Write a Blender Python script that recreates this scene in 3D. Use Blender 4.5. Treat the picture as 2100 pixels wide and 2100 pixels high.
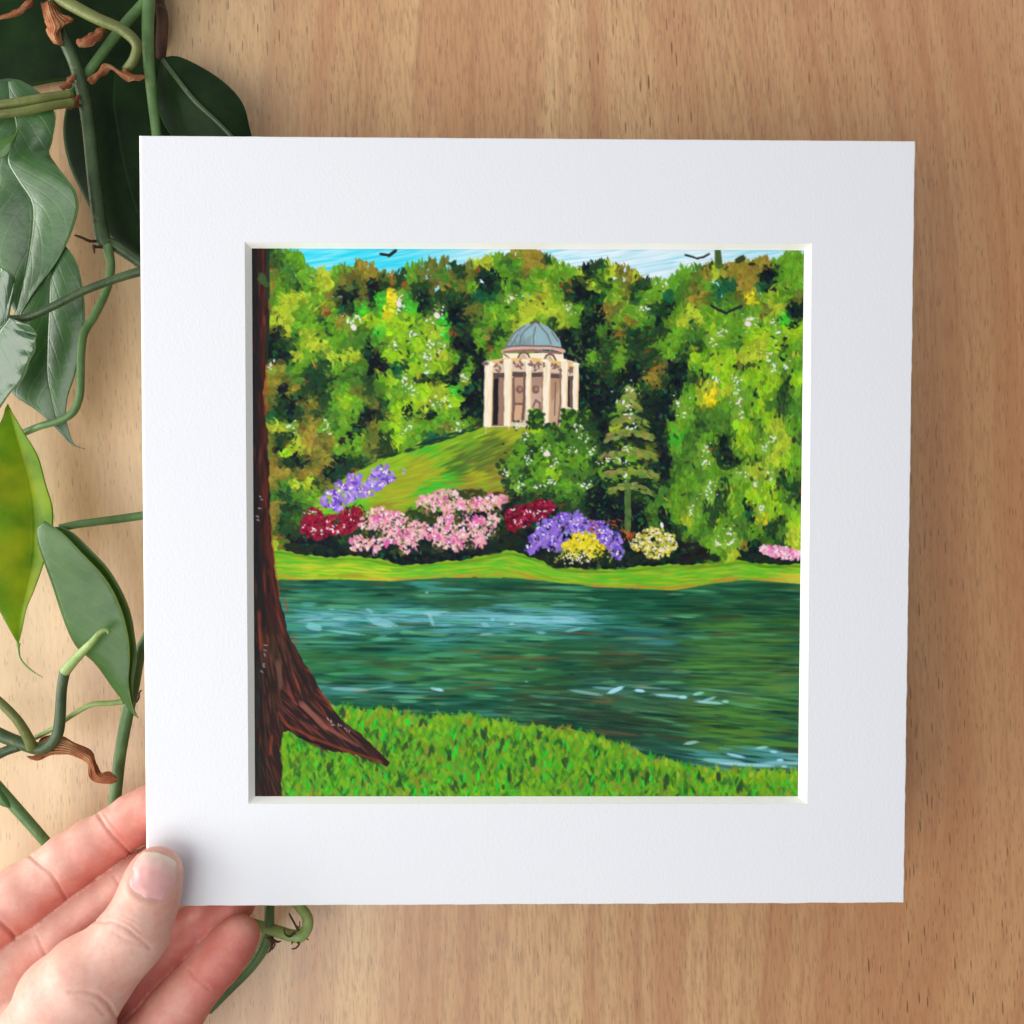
import bpy, math, random
import numpy as np
from mathutils import Vector, noise as mnoise

for o in list(bpy.data.objects): bpy.data.objects.remove(o, do_unlink=True)
S = bpy.context.scene
COL = S.collection
R_ = math.radians

# ------------------------------------------------------------------ camera, light, exposure
WALL = 0.436            # camera to wood panel, metres
FPX = 2358.3386         # focal length in picture units (2100 across)
cam_d = bpy.data.cameras.new('camera'); cam = bpy.data.objects.new('camera', cam_d); COL.objects.link(cam)
cam.location = (0, -WALL, 0); cam.rotation_euler = (R_(90), 0, 0)
cam_d.sensor_width = 36; cam_d.lens = 36*FPX/2100; cam_d.clip_start = 0.01; cam_d.clip_end = 50
S.camera = cam
S.render.resolution_x = S.render.resolution_y = 1024
S.render.engine = 'CYCLES'
S.view_settings.view_transform = 'Standard'; S.view_settings.look = 'None'
S.view_settings.exposure = 0.0; S.view_settings.gamma = 1.0; S.view_settings.use_curve_mapping = False

W = bpy.data.worlds.new('World'); S.world = W; W.use_nodes = True
W.node_tree.nodes['Background'].inputs[0].default_value = (0.92, 0.96, 1.0, 1)
W.node_tree.nodes['Background'].inputs[1].default_value = 0.27

def area(name, loc, target, sx, sy, power, col):
    l = bpy.data.lights.new(name, 'AREA'); l.shape = 'RECTANGLE'; l.size = sx; l.size_y = sy; l.energy = power; l.color = col
    o = bpy.data.objects.new(name, l); COL.objects.link(o); o.location = loc
    o.rotation_euler = (Vector(target)-Vector(loc)).to_track_quat('-Z', 'Y').to_euler(); return o
area('window_light', (-0.56, -1.00, -0.38), (-0.05, -0.04, -0.05), 1.0, 0.9, 10.4, (1.0, 0.98, 0.95))
area('side_window_light', (-0.82, -0.22, -0.02), (0.0, -0.02, 0.0), 0.34, 0.60, 6.2, (1.0, 0.98, 0.94))
area('ceiling_light', (-0.05, -0.85, 1.35), (0.0, -0.05, 0.0), 2.4, 2.0, 9.2, (0.97, 0.98, 1.0))
S.cycles.max_bounces = 6; S.cycles.diffuse_bounces = 3; S.cycles.glossy_bounces = 2; S.cycles.transmission_bounces = 2

# ------------------------------------------------------------------ helpers
def at(px, py, d):
    """point at d metres in front of the camera for a picture position (2100 units across)"""
    return Vector(((px-1050)/FPX*d, d-WALL, -(py-1050)/FPX*d))
def mesh_obj(name, V, F, mat, parent=None, smooth=True):
    me = bpy.data.meshes.new(name); me.from_pydata([tuple(v) for v in V], [], [tuple(f) for f in F]); me.update()
    if smooth: me.polygons.foreach_set('use_smooth', [True]*len(me.polygons))
    me.materials.append(mat); o = bpy.data.objects.new(name, me); COL.objects.link(o)
    if parent: o.parent = parent
    return o
def np_obj(name, V, Q, mat, parent=None):
    V = np.asarray(V, np.float32); Q = np.asarray(Q, np.int32)
    me = bpy.data.meshes.new(name); me.vertices.add(len(V)); me.vertices.foreach_set('co', V.ravel())
    me.loops.add(Q.size); me.loops.foreach_set('vertex_index', Q.ravel())
    me.polygons.add(len(Q)); me.polygons.foreach_set('loop_start', np.arange(0, Q.size, 4, dtype=np.int32))
    me.polygons.foreach_set('use_smooth', np.ones(len(Q), bool)); me.update(calc_edges=True)
    me.materials.append(mat); o = bpy.data.objects.new(name, me); COL.objects.link(o)
    if parent: o.parent = parent
    return o
def empty(name, loc=(0, 0, 0)):
    o = bpy.data.objects.new(name, None); o.location = loc; o.empty_display_size = .02; COL.objects.link(o); return o
def tag(o, label=None, cat=None, group=None, kind=None):
    for k, v in (('label', label), ('category', cat), ('group', group), ('kind', kind)):
        if v: o[k] = v
    return o
class NT:
    """small node-graph writer"""
    def __init__(s, name):
        s.m = bpy.data.materials.new(name); s.m.use_nodes = True; s.t = s.m.node_tree; s.b = s.t.nodes['Principled BSDF']
    def n(s, typ, **kw):
        x = s.t.nodes.new('ShaderNode'+typ)
        for k, v in kw.items():
            if k.startswith('i_'): s.put(x.inputs[int(k[2:])] if k[2:].isdigit() else x.inputs[k[2:]], v)
            else: setattr(x, k, v)
        return x
    def put(s, sock, v):
        if hasattr(v, 'is_output'): s.t.links.new(v, sock)
        else: sock.default_value = v
    def P(s, **kw):
        for k, v in kw.items(): s.put(s.b.inputs[k.replace('_', ' ')], v)
    def math(s, op, a, b=0.0, c=0.0, clamp=False):
        x = s.n('Math', operation=op, use_clamp=clamp); s.put(x.inputs[0], a); s.put(x.inputs[1], b); s.put(x.inputs[2], c); return x.outputs[0]
    def mix(s, f, a, b, mode='MIX'):
        x = s.n('Mix', data_type='RGBA', blend_type=mode); s.put(x.inputs[0], f); s.put(x.inputs[6], a); s.put(x.inputs[7], b); return x.outputs[2]
    def coord(s, kind='Object', scale=(1, 1, 1), rot=(0, 0, 0), loc=(0, 0, 0)):
        c = s.n('TexCoord'); m = s.n('Mapping'); s.t.links.new(c.outputs[kind], m.inputs[0])
        m.inputs['Scale'].default_value = scale; m.inputs['Rotation'].default_value = rot; m.inputs['Location'].default_value = loc; return m.outputs[0]
    def noise(s, vec, scale=5, detail=3, rough=.5, dist=0):
        x = s.n('TexNoise'); s.put(x.inputs['Vector'], vec); x.inputs['Scale'].default_value = scale; x.inputs['Detail'].default_value = detail
        x.inputs['Roughness'].default_value = rough; x.inputs['Distortion'].default_value = dist; return x.outputs['Fac']
    def ramp(s, f, stops):
        x = s.n('ValToRGB'); s.put(x.inputs[0], f); e = x.color_ramp.elements
        while len(e) < len(stops): e.new(.5)
        for q, (p, c) in zip(e, stops): q.position = p; q.color = (*c, 1) if len(c) == 3 else c
        return x.outputs[0]
    def bump(s, h, strength=.3, dist=.001, nrm=None):
        x = s.n('Bump'); s.put(x.inputs['Height'], h); x.inputs['Strength'].default_value = strength; x.inputs['Distance'].default_value = dist
        if nrm is not None: s.put(x.inputs['Normal'], nrm)
        return x.outputs[0]
    def attr(s, name):
        return s.n('Attribute', attribute_name=name)
def rgb(r, g, b):
    f = lambda c: ((c/255+.055)/1.055)**2.4 if c > 10 else c/255/12.92
    return (f(r), f(g), f(b), 1)
def spline(P, t):
    """Catmull-Rom through the points P (any dimension), t in 0..1"""
    n = len(P)-1; x = min(max(t, 0), 1)*n; i = min(int(x), n-1); f = x-i
    a = P[max(i-1, 0)]; b = P[i]; c = P[i+1]; d = P[min(i+2, n)]
    return tuple(.5*(2*q+(r-p)*f+(2*p-5*q+4*r-s_)*f*f+(3*q-p-3*r+s_)*f**3) for p, q, r, s_ in zip(a, b, c, d))

# ------------------------------------------------------------------ materials
def wood_material():
    m = NT('beech_veneer')
    v = m.coord('Object', (1, 1, 1), (0, R_(2.5), 0)); sp = m.n('SeparateXYZ'); m.t.links.new(v, sp.inputs[0]); X, Z = sp.outputs[0], sp.outputs[2]
    def vec(sx, sz, dx=0.0, x=None):
        c = m.n('CombineXYZ'); m.put(c.inputs[0], m.math('MULTIPLY_ADD', X if x is None else x, sx, dx)); m.put(c.inputs[1], m.math('MULTIPLY_ADD', Z, sz, dx*.37)); return c.outputs[0]
    def n2(sx, sz, dx, det=2, rough=.55, x=None):
        t = m.n('TexNoise', noise_dimensions='2D'); m.put(t.inputs['Vector'], vec(sx, sz, dx, x)); t.inputs['Scale'].default_value = 1; t.inputs['Detail'].default_value = det; t.inputs['Roughness'].default_value = rough; return t.outputs['Fac']
    xw = m.math('MULTIPLY_ADD', m.math('SUBTRACT', n2(5, 2.4, .4, 1), .5), .085, X)          # the grain wanders
    broad = n2(13, 1.2, 2.2, 2, .5, xw); band = n2(75, 2.4, 3.1, 2, .6, xw); fine = n2(820, 95, 1.7, 2, .65)
    c = m.ramp(broad, [(.30, rgb(200, 151, 100)[:3]), (.5, rgb(216, 171, 118)[:3]), (.72, rgb(226, 187, 134)[:3])])
    c = m.mix(m.math('MULTIPLY', m.ramp(band, [(.46, (0, 0, 0)), (.62, (1, 1, 1))]), .6), c, rgb(188, 128, 80))
    lines = m.ramp(n2(240, 2.2, 9.1, 2, .6, xw), [(.53, (0, 0, 0)), (.66, (1, 1, 1))])
    c = m.mix(m.math('MULTIPLY', lines, .30), c, rgb(166, 110, 66))
    c = m.mix(m.math('MULTIPLY', m.ramp(fine, [(.34, (1, 1, 1)), (.56, (0, 0, 0))]), .40), c, rgb(150, 102, 62))
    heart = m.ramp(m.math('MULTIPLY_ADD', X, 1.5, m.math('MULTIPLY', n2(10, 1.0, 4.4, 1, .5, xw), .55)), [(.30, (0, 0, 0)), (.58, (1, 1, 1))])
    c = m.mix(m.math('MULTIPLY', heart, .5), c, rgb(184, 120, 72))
    left_sheen = m.ramp(m.math('MULTIPLY_ADD', X, -3.0, m.math('MULTIPLY', n2(12, 1.0, 6.1, 1, .5, xw), .5)), [(.45, (0, 0, 0)), (.85, (1, 1, 1))])  # window sheen on the left, painted into the wood as a paler tone
    c = m.mix(m.math('MULTIPLY', left_sheen, .75), c, rgb(226, 196, 150))
    dens = m.ramp(n2(9, 1.4, 7.3, 1), [(.36, (.12, .12, .12)), (.58, (1, 1, 1))])
    def flecks(sx, sz, dx, thr, cut):
        vo = m.n('TexVoronoi', feature='F1', voronoi_dimensions='2D'); m.put(vo.inputs['Vector'], vec(sx, sz, dx)); vo.inputs['Scale'].default_value = 1
        q = m.n('SeparateColor'); m.t.links.new(vo.outputs['Color'], q.inputs[0])
        th = m.math('MULTIPLY', m.math('SUBTRACT', q.outputs[0], cut), thr)
        return m.math('MULTIPLY', m.math('DIVIDE', m.math('SUBTRACT', th, vo.outputs['Distance']), .06, clamp=True), m.math('MULTIPLY_ADD', q.outputs[1], .6, .3))
    f1 = flecks(640, 74, 0.3, .44, .45); f2 = flecks(950, 150, 5.7, .42, .30)
    amt = m.math('MAXIMUM', m.math('MULTIPLY', f1, dens), m.math('MULTIPLY', f2, .45))
    c = m.mix(m.math('MULTIPLY', amt, .95), c, rgb(84, 48, 24))
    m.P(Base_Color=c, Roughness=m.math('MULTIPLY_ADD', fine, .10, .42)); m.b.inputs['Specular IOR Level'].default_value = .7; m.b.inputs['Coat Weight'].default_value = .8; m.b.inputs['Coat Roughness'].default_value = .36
    return m.m
def paper_material():
    m = NT('mount_paper'); v = m.coord('Object')
    n1 = m.noise(v, 1100, 3, .6); n2 = m.noise(v, 26, 2)
    m.P(Base_Color=m.mix(m.math('MULTIPLY', n2, .5), rgb(231, 233, 239), rgb(237, 238, 242)), Roughness=.85, Normal=m.bump(n1, .42, .0002)); m.b.inputs['Specular IOR Level'].default_value = .15
    return m.m
def core_material():
    m = NT('mount_core'); v = m.coord('Object')
    m.P(Base_Color=m.mix(m.noise(v, 700, 3), rgb(250, 247, 238), rgb(253, 251, 246)), Roughness=.9, Normal=m.bump(m.noise(v, 1500, 2), .25, .0001)); return m.m
def board_material():
    m = NT('backing_card'); v = m.coord('Object'); m.P(Base_Color=m.mix(m.noise(v, 300, 3), rgb(196, 186, 170), rgb(180, 168, 150)), Roughness=.9); return m.m
def print_material():
    m = NT('print_ink'); a = m.attr('ink'); v = m.coord('Object')
    h = m.noise(v, 900, 3, .6)
    m.P(Base_Color=a.outputs['Color'], Roughness=.6, Normal=m.bump(h, .12, .0001)); m.b.inputs['Specular IOR Level'].default_value = .06
    return m.m
def leaf_material(name, top, dark, rib, rough, trans=0.0, blotch=None, spec=.5, vein=1.0, coat=0.0):
    """leaf surface from its own (u across, v along) coordinates: midrib, side veins, blotches"""
    m = NT(name); a = m.attr('uvleaf'); sp = m.n('SeparateXYZ'); m.t.links.new(a.outputs['Vector'], sp.inputs[0])
    u, v = sp.outputs[0], sp.outputs[1]
    o = m.coord('Object'); n1 = m.noise(o, 60, 4, .6); n2 = m.noise(o, 420, 3, .6)
    au = m.math('ABSOLUTE', u)
    side = m.math('SINE', m.math('MULTIPLY', m.math('SUBTRACT', m.math('MULTIPLY', v, 1.0), m.math('MULTIPLY', au, .28)), 68))
    veins = m.math('POWER', m.math('MAXIMUM', side, 0), 8)
    mid = m.math('SUBTRACT', 1, m.math('DIVIDE', au, .035), clamp=True)
    c = m.mix(m.ramp(n1, [(.35, (0, 0, 0)), (.68, (1, 1, 1))]), dark, top)
    c = m.mix(m.math('MULTIPLY', n2, .25), c, dark)
    c = m.mix(m.math('MULTIPLY', veins, .07*vein), c, rib)
    c = m.mix(m.math('MULTIPLY', mid, .45*vein), c, rib)
    if blotch:
        b = m.noise(o, 38, 3, .6); c = m.mix(m.ramp(b, [(.45, (0, 0, 0)), (.66, (.85, .85, .85))]), c, blotch)
    edge = m.math('DIVIDE', m.math('SUBTRACT', au, .95), .03, clamp=True)
    c = m.mix(m.math('MULTIPLY', edge, .6), c, rib)
    h = m.math('ADD', m.math('MULTIPLY', veins, -.10*vein), m.math('ADD', m.math('MULTIPLY', n2, .25), m.math('MULTIPLY', n1, .8)))
    h = m.math('ADD', h, m.math('MULTIPLY', mid, -.9))
    bp = m.bump(h, .35, .0009)
    m.P(Base_Color=c, Roughness=m.math('ADD', rough, m.math('MULTIPLY', m.math('SUBTRACT', n2, .5), .16)), Normal=bp); m.b.inputs['Specular IOR Level'].default_value = spec
    if coat: m.b.inputs['Coat Weight'].default_value = coat; m.b.inputs['Coat Roughness'].default_value = .36; m.t.links.new(bp, m.b.inputs['Coat Normal'])
    if trans:
        tr = m.n('BsdfTranslucent'); m.put(tr.inputs[0], m.mix(.5, c, rgb(170, 200, 40))); mx = m.n('MixShader'); mx.inputs[0].default_value = trans
        m.t.links.new(m.b.outputs[0], mx.inputs[1]); m.t.links.new(tr.outputs[0], mx.inputs[2]); m.t.links.new(mx.outputs[0], m.t.nodes['Material Output'].inputs[0])
    return m.m
def stem_material(name, c0, c1, rough=.42):
    m = NT(name); o = m.coord('Object'); n1 = m.noise(o, 90, 4, .65); n2 = m.noise(o, 700, 3, .6); n3 = m.noise(o, 260, 2)
    c = m.mix(m.ramp(n1, [(.32, (0, 0, 0)), (.68, (1, 1, 1))]), c0, c1); c = m.mix(m.math('MULTIPLY', n2, .35), c, c0)
    c = m.mix(m.ramp(n3, [(.66, (0, 0, 0)), (.74, (.5, .5, .5))]), c, rgb(120, 104, 62))
    m.P(Base_Color=c, Roughness=m.math('MULTIPLY_ADD', n2, .2, rough-.1), Normal=m.bump(m.math('ADD', n2, m.math('MULTIPLY', n3, .6)), .35, .0005)); m.b.inputs['Specular IOR Level'].default_value = .45
    return m.m
def dry_material():
    m = NT('dry_husk'); o = m.coord('Object'); n1 = m.noise(o, 140, 4, .65); n2 = m.noise(o, 800, 3, .6); a = m.attr('uvleaf'); sp = m.n('SeparateXYZ'); m.t.links.new(a.outputs['Vector'], sp.inputs[0])
    ridge = m.math('SINE', m.math('MULTIPLY_ADD', sp.outputs[0], 26, m.math('MULTIPLY', n1, 5)))
    c = m.ramp(n1, [(.3, rgb(140, 70, 40)[:3]), (.5, rgb(196, 118, 72)[:3]), (.68, rgb(228, 178, 128)[:3])]); c = m.mix(m.math('MULTIPLY', n2, .5), c, rgb(160, 92, 58))
    m.P(Base_Color=c, Roughness=.7, Normal=m.bump(m.math('ADD', m.math('MULTIPLY', ridge, .35), m.math('ADD', n1, n2)), .8, .0008))
    tr = m.n('BsdfTranslucent'); m.put(tr.inputs[0], c); mx = m.n('MixShader'); mx.inputs[0].default_value = .25
    m.t.links.new(m.b.outputs[0], mx.inputs[1]); m.t.links.new(tr.outputs[0], mx.inputs[2]); m.t.links.new(mx.outputs[0], m.t.nodes['Material Output'].inputs[0])
    return m.m
def skin_material():
    m = NT('skin'); a = m.attr('tint'); s = m.n('SeparateColor'); m.t.links.new(a.outputs['Color'], s.inputs[0]); red, crease = s.outputs[0], s.outputs[1]
    o = m.coord('Object'); n1 = m.noise(o, 75, 4, .65); n2 = m.noise(o, 380, 3, .65); n3 = m.noise(o, 1900, 2, .6)
    r2 = m.math('ADD', red, m.math('MULTIPLY', m.math('SUBTRACT', n1, .5), .75), clamp=True)
    c = m.ramp(r2, [(0, rgb(226, 190, 174)[:3]), (.35, rgb(222, 166, 150)[:3]), (.65, rgb(208, 130, 116)[:3]), (1, rgb(184, 92, 84)[:3])])
    c = m.mix(m.math('MULTIPLY', m.ramp(n2, [(.45, (0, 0, 0)), (.7, (1, 1, 1))]), .22), c, rgb(202, 124, 108))
    c = m.mix(m.math('MULTIPLY', m.ramp(n2, [(.3, (1, 1, 1)), (.45, (0, 0, 0))]), .07), c, rgb(240, 214, 196))
    c = m.mix(m.math('MULTIPLY', crease, .38), c, rgb(168, 84, 74))
    h = m.math('ADD', m.math('MULTIPLY', n3, .6), m.math('MULTIPLY', n2, .7))
    m.P(Base_Color=c, Roughness=m.math('MULTIPLY_ADD', n2, .25, .36), Normal=m.bump(h, .22, .0004))
    m.b.inputs['Subsurface Weight'].default_value = .45; m.b.inputs['Subsurface Radius'].default_value = (1, .30, .16); m.b.inputs['Subsurface Scale'].default_value = .004
    m.b.inputs['Specular IOR Level'].default_value = .4
    return m.m
def nail_material():
    m = NT('nail'); a = m.attr('lun'); o = m.coord('Object'); n = m.noise(o, 200, 2)
    c = m.ramp(a.outputs['Fac'], [(0, rgb(226, 168, 166)[:3]), (.62, rgb(224, 172, 168)[:3]), (.86, rgb(230, 196, 184)[:3]), (1, rgb(236, 214, 196)[:3])])
    m.P(Base_Color=c, Roughness=.3, Normal=m.bump(n, .1, .0003)); m.b.inputs['Subsurface Weight'].default_value = .2; m.b.inputs['Subsurface Radius'].default_value = (1, .4, .3); m.b.inputs['Subsurface Scale'].default_value = .002
    m.b.inputs['Specular IOR Level'].default_value = .4
    return m.m
WOOD, PAPER, CORE, BOARD, INK, SKIN, NAIL, DRY = wood_material(), paper_material(), core_material(), board_material(), print_material(), skin_material(), nail_material(), dry_material()
G_SHADED = leaf_material('leaf_green_shaded', rgb(28, 52, 20), rgb(14, 32, 12), rgb(56, 86, 42), .55, .0, None, .12, .3)  # shade over the back leaves is put into this darker green
G_GLOSS = leaf_material('leaf_waxy_green', rgb(58, 104, 42), rgb(34, 72, 26), rgb(122, 156, 92), .33, .0, None, .55, .9, .3)
G_SHINE = leaf_material('leaf_glossy', rgb(70, 112, 60), rgb(44, 84, 40), rgb(130, 166, 108), .2, .0, None, 1.0, .9, .5)
G_YEL = leaf_material('leaf_yellowing', rgb(150, 198, 16), rgb(100, 146, 18), rgb(70, 92, 26), .45, .5, rgb(190, 196, 28), .4, .6)  # yellowing leaf; backlit glow also put into its brightened colour
G_LIGHT = leaf_material('leaf_fresh_green', rgb(84, 134, 46), rgb(56, 104, 32), rgb(180, 212, 130), .40, .4, None, .7, .5, .4)
ST_DARK = stem_material('stem_dark', rgb(44, 66, 38), rgb(76, 98, 58)); ST_MID = stem_material('stem_green', rgb(76, 108, 60), rgb(106, 142, 84)); ST_PALE = stem_material('stem_pale', rgb(122, 152, 78), rgb(168, 190, 120))
ST_OLIVE = stem_material('stem_olive', rgb(92, 100, 46), rgb(124, 132, 70)); ROOT = stem_material('root_brown', rgb(60, 36, 26), rgb(104, 70, 48), .7)
# ---------------------------------------------------------------- painted landscape (flat print, colour only)
class Canvas:
    """brush-stroke rasteriser; coordinates are 0..1932 units over the picture, y down"""
    def __init__(s, n, lo=20.0, hi=1925.0, seed=5):
        s.n = n; s.lo = lo; s.k = n/(hi-lo)
        s.a = np.zeros((n, n, 3), np.float32); s.a[:] = (60, 90, 45)
        s.r = np.random.RandomState(seed)
        s.br = np.clip(s.r.rand(512).astype(np.float32), 0, 1)
    def _win(s, x0, y0, x1, y1):
        k, n = s.k, s.n
        a = max(0, int((x0-s.lo)*k)-1); b = min(n, int((x1-s.lo)*k)+2)
        c = max(0, int((y0-s.lo)*k)-1); d = min(n, int((y1-s.lo)*k)+2)
        return a, b, c, d
    def dab(s, x, y, L, W, ang, col, al=1.0, rag=0.35, tone=14):
        """one brush touch: length L, width W, ragged bristle ends"""
        m = max(L, W)*0.75
        a, b, c, d = s._win(x-m, y-m, x+m, y+m)
        if b <= a or d <= c: return
        X = (np.arange(a, b, dtype=np.float32)/s.k+s.lo-x)[None, :]
        Y = (np.arange(c, d, dtype=np.float32)/s.k+s.lo-y)[:, None]
        ca, sa = math.cos(ang), math.sin(ang)
        u = (X*ca+Y*sa)/(L*0.5); v = (-X*sa+Y*ca)/(W*0.5)
        off = s.r.randint(0, 400)
        st = s.br[off+np.clip(((v+1.4)*W*0.32), 0, 100).astype(np.int32)]
        q = np.sqrt(np.abs(u)**2.4*(1+rag*(st-0.5)*2)+np.abs(v)**2.4)
        e = 1.0/(s.k*min(L, W)*0.5)
        mask = np.clip((1-q)/(e*1.3)+0.5, 0, 1)*al
        cc = np.array(col, np.float32)+((st-0.5)*tone)[..., None]
        p = s.a[c:d, a:b]; p += (cc-p)*mask[..., None]
    def poly(s, pts, col, al=1.0, wob=0.0):
        P = np.array(pts, np.float32)
        a, b, c, d = s._win(P[:, 0].min()-wob, P[:, 1].min()-wob, P[:, 0].max()+wob, P[:, 1].max()+wob)
        if b <= a or d <= c: return
        ss = 3
        X = ((np.arange(a*ss, b*ss)+0.5)/ss/s.k+s.lo)[None, :].astype(np.float32)
        Y = ((np.arange(c*ss, d*ss)+0.5)/ss/s.k+s.lo)[:, None].astype(np.float32)
        if wob:
            X = X+np.sin(Y*0.061+1.3)*wob*.6+np.sin(Y*.17)*wob*.3; Y = Y+np.sin(X*0.057)*wob*.6+np.sin(X*.19+2)*wob*.3
        ins = np.zeros(np.broadcast(X, Y).shape, bool); m = len(P)
        for i in range(m):
            x1, y1 = P[i]; x2, y2 = P[(i+1) % m]
            if y1 == y2: continue
            cr = ((Y < y1) != (Y < y2)) & (X < (x2-x1)*(Y-y1)/(y2-y1)+x1); ins ^= cr
        mk = ins.reshape(d-c, ss, b-a, ss).mean((1, 3)).astype(np.float32)*al
        p = s.a[c:d, a:b]; p += (np.array(col, np.float32)-p)*mk[..., None]
    def line(s, pts, w, col, al=1.0, w2=None, step=0.45, tone=8):
        w2 = w if w2 is None else w2; tot = 0; seg = []
        for (x0, y0), (x1, y1) in zip(pts, pts[1:]):
            l = math.hypot(x1-x0, y1-y0); seg.append((x0, y0, x1, y1, l)); tot += l
        done = 0
        for x0, y0, x1, y1, l in seg:
            if l == 0: continue
            an = math.atan2(y1-y0, x1-x0); n = max(1, int(l/(max(w, w2)*step)))
            for i in range(n+1):
                t = i/n; f = (done+l*t)/tot; ww = max(1.2, w+(w2-w)*f)
                s.dab(x0+(x1-x0)*t, y0+(y1-y0)*t, ww*1.5, ww, an, col, al, 0.1, tone)
            done += l

PAL = dict(D=(18, 28, 32), d=(36, 62, 36), m=(66, 112, 38), g=(92, 146, 36), b=(140, 188, 32), y=(158, 178, 46),
           Y=(222, 204, 34), v=(66, 178, 44), o=(98, 104, 42), O=(138, 122, 46), t=(26, 84, 54), w=(112, 158, 46))
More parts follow.
